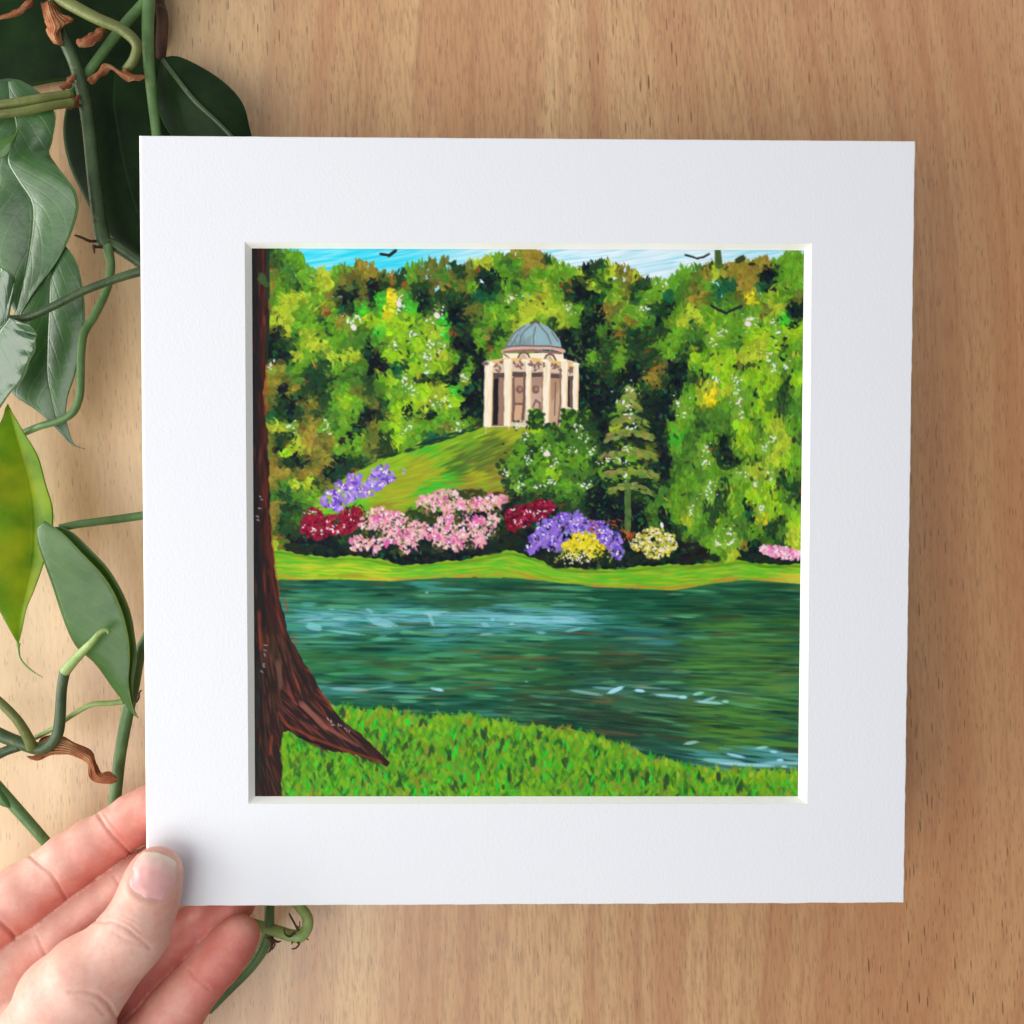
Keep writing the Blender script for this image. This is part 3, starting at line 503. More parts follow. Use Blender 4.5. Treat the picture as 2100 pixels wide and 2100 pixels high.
    WA = """180 1190 20 84 60;500 1185 22 78 58;900 1185 26 78 56;1300 1220 22 82 56;1800 1210 30 82 52;250 1240 56 124 96;600 1215 48 116 88;760 1240 44 92 62;1000 1220 60 128 92;1400 1250 24 88 62;1750 1260 36 80 50
200 1290 56 140 122;400 1300 66 148 140;600 1290 80 160 164;800 1300 84 160 166;1000 1290 90 166 172;1130 1300 88 160 166;1300 1310 40 112 100;1500 1310 40 86 50;1750 1320 56 104 48;1850 1350 44 80 44
240 1340 70 150 146;420 1330 56 130 118;700 1340 62 132 126;950 1340 58 130 122;1200 1340 52 118 108;1400 1340 52 116 116;1600 1360 50 104 60
220 1400 56 104 58;400 1400 30 104 74;600 1390 44 118 94;800 1380 52 120 92;1000 1390 36 96 64;1200 1390 40 92 66;1400 1400 50 90 74;1600 1400 56 100 62;1800 1400 44 92 54
300 1450 44 104 62;500 1440 56 118 72;700 1450 62 122 70;900 1430 70 118 66;1100 1440 40 84 54;1300 1430 60 70 44;1450 1440 44 66 42;1650 1450 56 108 54;1850 1450 62 96 50
350 1490 28 100 62;600 1490 62 122 64;800 1490 66 122 62;1000 1480 46 100 56;1200 1480 40 76 54;1400 1490 48 92 70;1600 1490 52 112 56;1800 1500 74 112 56
330 1530 62 130 124;480 1530 54 124 110;650 1530 48 118 90;850 1530 38 108 68;1050 1530 50 88 56;1200 1530 62 112 100;1400 1540 58 104 88;1600 1550 58 114 84;1800 1550 70 114 62
450 1570 30 88 66;600 1575 30 92 76;800 1570 28 94 66;1000 1580 46 66 46;1200 1580 60 72 50;1400 1590 62 100 70;1600 1600 56 104 54;1800 1600 62 112 52
500 1610 26 66 52;750 1600 26 76 60;950 1630 50 110 78;1150 1630 36 58 46;1300 1650 44 66 50;1500 1650 48 78 46;1700 1660 66 116 44;1860 1640 48 86 52
1200 1700 34 60 48;1400 1720 38 74 60;1550 1720 40 84 66;1700 1720 84 132 44;1850 1720 40 70 52;1450 1770 36 76 70;1600 1770 72 138 142;1700 1780 88 156 164;1800 1770 64 128 130;1880 1790 80 144 150;1850 1820 60 76 62"""
    W = np.array([[float(v) for v in q.split()] for q in WA.replace("\n", ";").split(";")], np.float32)
    def wcol(x, y):
        i = int(np.argmin(((W[:, 0]-x)*.22)**2+(W[:, 1]-y)**2)); return W[i, 2:]
    for i in range(5200):
        x = rnd(60, 1925); y = rnd(1170, 1840); 
        if y < fx(bb, x)+4 or y > fx(gt, x)+14: continue
        c = wcol(x+R.randn()*60, y+R.randn()*14)
        u = R.rand()
        if u < .03: c = np.array((118, 92, 56))*rnd(.7, 1.0)
        elif u < .2: c = np.array((16, 58, 48))
        elif u < .28: c = np.array((84, 150, 104))
        elif u < .36 and x < 900: c = np.array((60, 140, 140))
        c = c*rnd(.74, 1.22)
        sl = .02 if y < 1560 else .02+.09*min(1, max(0, (x-850)/500))
        C.dab(x, y, rnd(50, 170), rnd(5, 14), sl+rnd(-.03, .03), c, .55, .5, 9)
    for i in range(330):      # pale ripples of the upper reach
        x = 160+1000*R.rand(); y = 1298+12*R.randn()+(x-600)*.01; C.dab(x, y+8*R.randn(), rnd(20, 110), rnd(1.6, 4.2), rnd(-.05, .1), jit((112, 180, 194) if R.rand() < .7 else (40, 108, 100), 18), rnd(.3, .75), .5, 10)
    for (x, y, L, w_, a) in ((240, 1325, 56, 24, .2), (230, 1300, 70, 8, -.1), (330, 1300, 60, 9, .1), (470, 1310, 90, 28, .25), (430, 1270, 26, 11, .5), (640, 1280, 60, 14, .1), (670, 1275, 60, 8, -.1), (640, 1300, 50, 12, 1.2),
            (350, 1345, 110, 9, .12), (830, 1350, 44, 9, -.05), (850, 1300, 14, 11, 0), (825, 1318, 26, 14, .3), (1130, 1335, 60, 10, -.2), (1015, 1345, 28, 9, .1), (1095, 1300, 90, 20, .06), (915, 1315, 20, 10, 0), (900, 1290, 380, 9, .02),
            (1000, 1305, 300, 10, .03), (300, 1265, 20, 5, 0)):
        C.dab(x, y, L, w_, a, jit((140, 198, 208), 8), .62, .6, 16)
    for (x, y, L, w_, a, lt) in ((1270, 1541, 54, 18, -.4, 1), (1352, 1543, 36, 13, .1, 1), (1450, 1560, 96, 12, .08, .8), (1500, 1565, 28, 14, 0, 1), (1553, 1553, 34, 13, -.2, 1), (1590, 1583, 90, 13, .08, .9), (1590, 1572, 44, 12, -.3, .7), (1645, 1580, 24, 12, 0, 1),
            (1170, 1550, 110, 14, .16, .5), (1240, 1535, 90, 12, .08, .5), (1390, 1534, 120, 8, .05, .45), (1640, 1545, 160, 7, .12, .4), (1528, 1721, 46, 14, -.15, .9), (1770, 1737, 40, 12, -.1, .9), (1810, 1752, 26, 11, .1, .9), (1832, 1780, 22, 12, 0, .95),
            (1680, 1765, 66, 12, .2, .85), (1640, 1785, 150, 22, .08, .5), (1720, 1796, 200, 14, .05, .75), (1840, 1790, 130, 16, 0, .6), (1845, 1802, 22, 10, 0, .8), (1870, 1760, 100, 9, .02, .5), (668, 1540, 28, 13, .15, .9), (650, 1537, 24, 12, .2, .7),
            (360, 1538, 130, 16, .05, .5), (470, 1533, 90, 8, -.1, .5), (560, 1545, 180, 8, .03, .4), (965, 1512, 12, 6, 0, .5), (625, 1208, 12, 10, 0, .5)):
        C.dab(x, y, L, w_*.8, a, (156, 210, 224), lt, .4, 10)
    for i in range(260): C.dab(rnd(1540, 1850), rnd(1310, 1740), rnd(60, 170), rnd(4, 11), rnd(-.03, .05), jit((88, 138, 52), 14), .22, .5, 14)
    for i in range(40): C.dab(200+R.rand()*700, 1300+R.randn()*26, rnd(40, 110), rnd(7, 15), rnd(-.08, .12), jit((104, 172, 184), 14), .3, .7, 20)
    # near meadow ------------------------------------------------------------------
    C.poly(gt+[(1930, 1932), (60, 1932)], (104, 146, 36), wob=8)
    for i in range(6500):
        x = rnd(60, 1925); y = rnd(1580, 1925); e = fx(gt, x)
        if y < e-6: continue
        ns = math.sin(x*.021+math.sin(y*.03)*1.7)*math.sin(y*.034+math.sin(x*.013)*2.1); u = min(.999, max(0, R.rand()-.22*ns)); edge = y < e+40
        c = (112, 170, 34) if u < .34 else (70, 146, 36) if u < .62 else (42, 100, 38) if u < .78 else (28, 64, 38) if u < .86 else (36, 186, 48) if u < .94 else (130, 132, 44)
        if edge and u > .66 and u < .88: c = (150, 178, 44)
        C.dab(x, y, rnd(14, 36), rnd(7, 15), math.pi/2+rnd(-.7, .7), jit(c, 14), .6, .8, 30)
    for (x, y) in ((330, 1620), (560, 1720), (610, 1650), (640, 1750), (820, 1690), (880, 1730), (980, 1780), (1010, 1700), (700, 1760), (900, 1830), (1200, 1760), (1180, 1850), (480, 1760), (1330, 1830), (1370, 1850), (1450, 1860), (1560, 1840), (1620, 1850), (1690, 1860), (260, 1740), (300, 1800), (420, 1780), (540, 1850), (720, 1870), (1100, 1790)):
        for j in range(3): C.dab(x+rnd(-12, 12), y+rnd(-14, 14), rnd(18, 40), rnd(8, 15), math.pi/2+rnd(-.5, .5), jit((42, 72, 40), 8), .8, .5, 12)
    for i in range(80): 
        x = rnd(150, 1880); y = rnd(1640, 1900)
        if y > fx(gt, x)+20: C.dab(x, y, rnd(16, 36), rnd(5, 10), math.pi/2+rnd(-.4, .4), jit((34, 196, 50), 14), .9, .4, 10)
    # tree on the left edge -----------------------------------------------------------
    tr = [(20, 20), (84, 20), (86, 160), (85, 330), (77, 420), (68, 540), (80, 640), (88, 800), (92, 960), (104, 1100), (122, 1220), (140, 1300), (160, 1370), (205, 1440), (255, 1530), (300, 1600), (352, 1660), (400, 1692), (445, 1735), (500, 1790), (488, 1806), (440, 1780),
          (390, 1764), (320, 1752), (250, 1738), (195, 1706), (152, 1682), (132, 1690), (126, 1750), (132, 1820), (130, 1932), (20, 1932)]
    C.poly(tr, (44, 32, 32), wob=4)
    trp = np.array(tr, np.float32)
    for i in range(2600):
        y = rnd(25, 1920); x = rnd(22, 500) if y > 1450 else rnd(22, 190)
        if not inside(x, y, trp) or not inside(x+7, y, trp): continue
        xr = 84+max(0, (y-900)/700)**1.6*190 if y < 1690 else 132
        f = (x-30)/max(20, xr-30); flow = math.pi/2 if y < 1000 else math.pi/2-.5*min(1, (y-1000)/450)*min(1, max(0, f))
        if y > 1550 and x > 140: flow = .72
        u = R.rand()
        c = (36, 32, 36) if f < .35 else (58, 34, 32) if f < .62 else (88, 40, 34)
        if y > 1350 and .15 < f < .75: c = (92, 58, 44) if u < .5 else (64, 40, 34)
        if y > 1500 and x > 140: c = (112, 58, 48) if u < .4 else (140, 66, 48) if u < .62 else (62, 32, 30)
        if u > .96: c = (128, 56, 42)
        elif u > .86: c = (26, 30, 34)
        if x < 55 and y > 1480: c = (36, 52, 48) if u < .6 else (52, 46, 40)
        C.dab(x, y, rnd(26, 90), rnd(3, 8), flow+rnd(-.06, .06), jit(c, 7), .6, .4, 10)
    red = (168, 66, 40)
    for P_, w_ in (([(80, 430), (70, 540), (74, 600)], 8), ([(82, 560), (76, 590)], 6), ([(92, 980), (104, 1100), (122, 1220)], 5), ([(140, 1230), (148, 1270)], 8), ([(52, 1275), (58, 1400)], 10), ([(170, 1360), (178, 1378)], 8), ([(215, 1470), (232, 1482)], 7), ([(255, 1540), (300, 1600)], 10), ([(120, 1620), (150, 1662), (240, 1706), (330, 1740), (470, 1786)], 7),
            ([(240, 1560), (300, 1660)], 4), ([(96, 1700), (90, 1760)], 8)): C.line(P_, w_*1.3, red, .20)
    C.line([(82, 30), (83, 200)], 12, (34, 56, 46), .6); C.line([(84, 260), (78, 420)], 9, (30, 48, 38), .8)
    C.line([(120, 1390), (150, 1500), (190, 1600), (280, 1690), (430, 1760)], 7, (30, 24, 26), .4, 3); C.line([(150, 1380), (190, 1480), (260, 1590), (330, 1660), (420, 1722)], 8, (32, 26, 28), .4, 4)
    C.line([(200, 1590), (280, 1668), (390, 1732)], 20, (140, 88, 76), .5, 7); C.line([(118, 1450), (126, 1530)], 22, (108, 74, 62), .5, 14)
    C.line([(190, 1700), (300, 1742)], 7, (24, 22, 28), .8, 4)
    for (x, y) in ((75, 1388), (73, 1405), (72, 1420), (68, 1452), (67, 1460), (60, 1478), (48, 960), (46, 948), (52, 920), (60, 890), (56, 880), (288, 1640), (298, 1648), (306, 1660), (322, 1660), (330, 1662), (345, 1672), (352, 1678), (360, 1682)):
        C.dab(x+rnd(-2, 2), y, rnd(7, 12), rnd(3, 5), rnd(0, 1.6), (186, 186, 204), .75, .4, 10)
    for (x, y) in ((64, 130), (60, 142), (72, 150)): C.dab(x, y, 34, 20, .9, (66, 92, 50), .85, .5, 14)
    # birds
    bk = (34, 38, 44)
    C.line([(470, 52), (492, 55)], 10, bk, .9, 9); C.line([(498, 56), (516, 42)], 11, bk, .95, 11)
    C.line([(1510, 55), (1535, 62), (1550, 68)], 7, bk, .8, 5); C.line([(1550, 66), (1570, 62), (1588, 52)], 6, bk, .8, 7)
    C.line([(1598, 228), (1622, 243), (1648, 254)], 8, bk, .9, 8); C.line([(1648, 253), (1675, 240), (1698, 230)], 7, bk, .9, 9)
    C.line([(1618, 30), (1622, 84)], 20, (62, 86, 40), .8, 26); C.dab(1696, 70, 40, 22, -.5, (48, 64, 32)); C.dab(1735, 86, 24, 12, 0, (40, 52, 30))
    for q in range(9): C.dab(1648+26*math.cos(q*.62+.3), 758+26*math.sin(q*.62+.3), 24, 14, q*.62+1.9, (34, 52, 36), .75, .5, 10)
    return np.clip(C.a, 0, 255)

def temple(C, R, rnd, jit):
    T = lambda x, y: (782.8+.2069*x, 249.8+.2069*y)
    P = lambda pts, c, al=1, wob=1.2: C.poly([T(*p) for p in pts], c, al, wob)
    Ln = lambda pts, w, c, al=1, w2=None: C.line([T(*p) for p in pts], w*.2069, c, al, None if w2 is None else w2*.2069)
    cream, shade, br, dk, pur = (240, 226, 202), (212, 190, 166), (158, 124, 104), (38, 36, 38), (112, 88, 84)
    P([(195, 820), (520, 760), (1500, 770), (1745, 850), (1755, 1300), (1690, 1620), (1480, 1600), (1450, 1900), (180, 1900)], shade)
    # drum and dome
    P([(500, 690), (1490, 680), (1520, 830), (500, 840)], cream)
    P([(520, 640), (560, 540), (640, 400), (720, 300), (850, 210), (960, 185), (1090, 185), (1240, 240), (1360, 350), (1440, 470), (1470, 620)], (138, 170, 178))
    for i in range(160):
        t = rnd(0, 1); a = rnd(0.1, 3.04); x = 1000-470*math.cos(a)*rnd(.2, 1); y = 640-430*math.sin(a)*rnd(.1, .98)
        q = T(x, y); C.dab(q[0], q[1], rnd(12, 26), rnd(3, 6), math.pi/2+(x-1000)/900, jit((142, 178, 186) if x > 850 else (114, 138, 142), 10), .6, .4, 10)
    for pts in ([(1000, 190), (860, 300), (790, 400), (770, 540)], [(1030, 250), (1000, 400), (1000, 560)], [(1090, 210), (1230, 370), (1300, 560)], [(850, 230), (690, 340), (580, 500), (530, 620)], [(740, 370), (680, 480), (610, 590)], [(1300, 330), (1400, 480)]):
        Ln(pts, 26, (118, 116, 120), .55)
    P([(880, 440), (970, 380), (960, 560), (800, 560)], (122, 134, 138), .6)
    Ln([(960, 180), (1040, 150), (1080, 180)], 34, (96, 82, 84))
    Ln([(510, 650), (700, 590), (1000, 575), (1300, 580), (1480, 640)], 62, (212, 166, 150)); Ln([(520, 660), (720, 640), (1000, 630), (1250, 665), (1450, 680)], 34, (140, 104, 98))
    Ln([(560, 570), (800, 555), (1000, 560), (1250, 560), (1450, 590)], 22, (96, 96, 98), .7)
    # arches
    for cx, cy, r in ((840, 760, 100), (1270, 790, 95)):
        Ln([(cx-r, cy), (cx-r*.6, cy-70), (cx, cy-100), (cx+r*.6, cy-70), (cx+r, cy)], 30, (116, 92, 78), .85); P([(cx-r*.7, cy), (cx, cy-80), (cx+r*.7, cy), (cx, cy+60)], (198, 172, 152))
    Ln([(520, 700), (590, 750)], 28, (150, 116, 96))
    # entablature
    Ln([(230, 860), (520, 800), (1000, 790), (1450, 850), (1700, 880)], 70, (224, 184, 116), .85)
    # recesses
    P([(340, 1010), (520, 1010), (520, 1880), (310, 1880)], (84, 74, 72)); P([(350, 1110), (430, 1100), (420, 1860), (340, 1860)], (30, 32, 36)); P([(430, 1080), (520, 1080), (515, 1870), (420, 1870)], (150, 116, 100))
    P([(660, 990), (870, 990), (880, 1300), (860, 1790), (640, 1830)], (132, 104, 92)); P([(690, 1090), (840, 1080), (830, 1500), (700, 1500)], (184, 146, 122)); P([(700, 1540), (820, 1540), (800, 1780), (680, 1800)], (206, 164, 128))
    P([(960, 990), (1160, 990), (1160, 1700), (1110, 1800), (980, 1600)], (196, 162, 148)); P([(970, 1060), (1150, 1060), (1150, 1250), (980, 1280)], (166, 134, 118))
    P([(1280, 1000), (1460, 1000), (1450, 1880), (1270, 1880)], (190, 158, 132)); P([(1290, 1080), (1440, 1080), (1420, 1300), (1300, 1500)], (164, 130, 106), .8)
    P([(1560, 1080), (1650, 1080), (1650, 1600), (1550, 1560)], (44, 42, 46)); P([(1605, 1130), (1650, 1120), (1650, 1600), (1600, 1560)], (104, 88, 86))
    for pts in ([(340, 1040), (520, 1050)], [(690, 1030), (860, 1030)], [(970, 1040), (1150, 1030)], [(1290, 1050), (1440, 1060)], [(1570, 1090), (1650, 1090)]): Ln(pts, 70, (86, 72, 74))
    for cx in (770, 1035):
        q = T(cx, 1280); C.dab(q[0], q[1], 24, 27, 0, (124, 94, 84)); C.dab(q[0]+2, q[1]-2, 12, 14, 0, (156, 122, 106))
    Ln([(700, 1525), (820, 1515)], 16, (110, 82, 74)); Ln([(850, 1010), (845, 1400), (820, 1760)], 30, (108, 86, 80)); Ln([(665, 1100), (680, 1400), (660, 1780)], 26, (116, 92, 86)); Ln([(990, 1560), (1040, 1460), (1100, 1500), (1110, 1640)], 30, (124, 100, 92))
    Ln([(1360, 1160), (1350, 1700)], 16, (128, 98, 80)); Ln([(1440, 1000), (1445, 1500), (1400, 1880)], 26, (140, 104, 84)); Ln([(1155, 1000), (1150, 1500), (1130, 1780)], 26, (158, 118, 90)); Ln([(680, 1812), (820, 1806)], 12, (120, 96, 84))
    # columns
    for (xa, xb, y0, y1, x2a, x2b) in ((210, 335, 820, 1900, 190, 315), (520, 650, 790, 1890, 520, 630), (880, 970, 820, 1680, 880, 960), (1170, 1285, 820, 1890, 1150, 1260), (1465, 1570, 830, 1590, 1470, 1560), (1655, 1750, 870, 1620, 1660, 1735)):
        P([(xa, y0), (xb, y0), ((xb+x2b)/2, (y0+y1)/2), (x2b, y1), (x2a, y1), ((xa+x2a)/2, (y0+y1)/2)], cream, 1, 1.6)
        for i in range(26):
            t = R.rand(); x = xa+(xb-xa)*rnd(.15, .8); q = T(x+(x2a-xa)*t, y0+(y1-y0)*t)
            C.dab(q[0], q[1], rnd(20, 50), rnd(3, 6), math.pi/2+.02, jit((246, 236, 220) if R.rand() < .6 else (232, 210, 176), 6), .55, .4, 8)
        Ln([(xb-8, y0+150), (x2b-8, y1-40)], 14, (222, 178, 116), .6)
    P([(1655, 1550), (1690, 1625), (1740, 1500)], cream)
    for (x, y) in ((400, 900), (470, 830), (700, 860), (775, 830), (1040, 840), (970, 850), (1130, 870), (1350, 860), (1420, 920), (1600, 920), (1330, 920), (1060, 930), (760, 900), (1620, 980), (400, 960)):
        for j in range(4):
            q = T(x+rnd(-50, 50), y+rnd(-40, 40)); C.dab(q[0], q[1], rnd(9, 16), rnd(5, 8), rnd(.3, 2.8), jit((128, 98, 94), 14), .9, .4, 10)
    for x in (300, 560, 850, 1180, 1480, 1700):
        q = T(x, 800 if 400 < x < 1500 else 860); C.dab(q[0], q[1], 24, 9, 0, (244, 234, 214), .95)
    q = T(205, 850); C.dab(q[0], q[1], 14, 24, 1.57, (120, 100, 98))
    P([(980, 1660), (1030, 1580), (1110, 1800)], (170, 172, 156), .8)
# ------------------------------------------------------------------ wood panel behind everything
def slab(name, x0, x1, z0, z1, y0, y1, mat):
    V = [(x, y, z) for x in (x0, x1) for y in (y0, y1) for z in (z0, z1)]
    F = [(0, 1, 3, 2), (4, 6, 7, 5), (0, 4, 5, 1), (2, 3, 7, 6), (0, 2, 6, 4), (1, 5, 7, 3)]
    return mesh_obj(name, V, F, mat, None, False)
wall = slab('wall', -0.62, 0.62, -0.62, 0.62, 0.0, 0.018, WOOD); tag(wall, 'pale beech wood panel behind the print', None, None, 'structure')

# ------------------------------------------------------------------ the mounted print
MR = np.array([[0.99984691, -0.00206369, -0.017375], [0.00141499, 0.99930443, -0.03726478], [0.01743982, 0.03723449, 0.99915437]])
MT = np.array([0.00547252, 0.00469274, 0.38077188])
def plane(u, v, w=0.0):
    """mount coordinates (u right, v down, w behind its face) to world"""
    c = MR @ np.array((u, v, w))+MT; return Vector((c[0], c[2]-WALL, -c[1]))
def unplane(px, py, w=0.0):
    d = MR.T @ np.array(((px-1050)/FPX, (py-1050)/FPX, 1.0)); o = MR.T @ -MT; t = (w-o[2])/d[2]; return o[0]+d[0]*t, o[1]+d[1]*t
mount = empty('mounted_print', plane(0, .127, 0))
tag(mount, 'white square window mount holding a painted print of a domed temple above a lake', 'print')
def child(o, parent):
    o.parent = parent; o.matrix_parent_inverse = parent.matrix_world.inverted(); return o
bpy.context.view_layer.update()
MAT_T = .0024; H = .127
O_OUT = [unplane(*p) for p in ((501.7, 496.5), (1664.6, 499.3), (1655.3, 1648.5), (509.5, 1648.3))]
O_IN = [unplane(*p, MAT_T) for p in ((516.5, 509.4), (1649, 513.4), (1636.5, 1633), (523, 1633))]
rr = random.Random(3)
def ring(corners, n, jag, inset=0.0):
    P = []
    for i in range(4):
        a, b = corners[i], corners[(i+1) % 4]; L = math.hypot(b[0]-a[0], b[1]-a[1]); nx, ny = -(b[1]-a[1])/L, (b[0]-a[0])/L
        for k in range(n):
            t = k/n; j = jag[i]*(mnoise.noise((t*30, i*9.1, 3))*.8+mnoise.noise((t*110, i*5.3, 8))*.6) if 0 < k else 0
            P.append((a[0]+(b[0]-a[0])*t+nx*j, a[1]+(b[1]-a[1])*t+ny*j))
    return P
NS = 120
sq = [(-H, -H), (H, -H), (H, H), (-H, H)]
edge_w = (.00022, .00028, .00030, .00075)         # top, right, bottom, left: how much of the cut core shows round the face
fs = [(-H+edge_w[3], -H+edge_w[0]), (H-edge_w[1], -H+edge_w[0]), (H-edge_w[1], H-edge_w[2]), (-H+edge_w[3], H-edge_w[2])]
face_o = ring(fs, NS, (.00004, .00010, .00007, .00002)); out_f = ring(sq, NS, (.00008, .00042, .00020, .00003))
in_f = ring(O_OUT, NS, (.00004,)*4); in_b = ring(O_IN, NS, (.00003,)*4)
def band(name, A, wa, B, wb, mat):
    n = len(A); V = [plane(*p, wa) for p in A]+[plane(*p, wb) for p in B]
    return child(mesh_obj(name, V, [(i, (i+1) % n, n+(i+1) % n, n+i) for i in range(n)], mat, None, False), mount)
# paper face (a frame of quads), cut outer edge, bevelled window edge, card backing
f = band('mount_face', face_o, -.00002, in_f, -.00002, PAPER)
n4 = len(face_o)
V = [plane(*p, 0) for p in face_o]+[plane(*p, .00035) for p in out_f]+[plane(*p, MAT_T) for p in out_f]
F = [(i, n4+i, n4+(i+1) % n4, (i+1) % n4) for i in range(n4)]+[(n4+i, 2*n4+i, 2*n4+(i+1) % n4, n4+(i+1) % n4) for i in range(n4)]
child(mesh_obj('cut_edge', V, F, CORE, None, False), mount)
for i, nm in enumerate(('bevel',)*4):
    a = i*NS; idx = [(a+k) % n4 for k in range(NS+1)]
    V = [plane(*in_f[k], 0) for k in idx]+[plane(*in_b[k], MAT_T) for k in idx]
    child(mesh_obj('bevel', V, [(k, k+1, NS+2+k, NS+1+k) for k in range(NS)], CORE, None, False), mount)
hb = H-.0006
V = [plane(x, y, w) for w in (MAT_T+.0003, MAT_T+.0015) for x, y in ((-hb, -hb), (hb, -hb), (hb, hb), (-hb, hb))]
child(mesh_obj('backing_board', V, [(0, 1, 2, 3), (7, 6, 5, 4), (0, 4, 5, 1), (1, 5, 6, 2), (2, 6, 7, 3), (3, 7, 4, 0)], BOARD, None, False), mount)

def build_print():
    n = 800; img = paint(n)
    us = np.linspace(O_IN[0][0]-.0015, O_IN[1][0]+.0015, n); vs = np.linspace(O_IN[0][1]-.0015, O_IN[2][1]+.0015, n)
    U, Vv = np.meshgrid(us, vs); P = np.stack([U, Vv, np.full_like(U, MAT_T+.0001)], -1).reshape(-1, 3) @ MR.T+MT
    px = 1050+FPX*P[:, 0]/P[:, 2]; py = 1050+FPX*P[:, 1]/P[:, 2]
    qx = (px-500)/.6004; qy = (py-490)/.6004
    fx = np.clip((qx-20)*n/1905, 0, n-1.001); fy = np.clip((qy-20)*n/1905, 0, n-1.001)
    ix = fx.astype(int); iy = fy.astype(int); tx = (fx-ix)[:, None]; ty = (fy-iy)[:, None]
    c = (img[iy, ix]*(1-tx)+img[iy, ix+1]*tx)*(1-ty)+(img[iy+1, ix]*(1-tx)+img[iy+1, ix+1]*tx)*ty
    c = c/255; lin = np.where(c > .04045, ((c+.055)/1.055)**2.4, c/12.92)*INK_GAIN
    Wd = np.stack([P[:, 0], P[:, 2]-WALL, -P[:, 1]], -1)
    i = np.arange((n-1)*(n-1)); r = i//(n-1); k = i % (n-1); a = r*n+k
    o = np_obj('print_sheet', Wd, np.stack([a, a+1, a+n+1, a+n], -1), INK)
    at_ = o.data.attributes.new('ink', 'FLOAT_COLOR', 'POINT'); at_.data.foreach_set('color', np.concatenate([lin, np.ones((len(lin), 1))], 1).astype(np.float32).ravel())
    return child(o, mount)
INK_GAIN = 1.08
build_print()

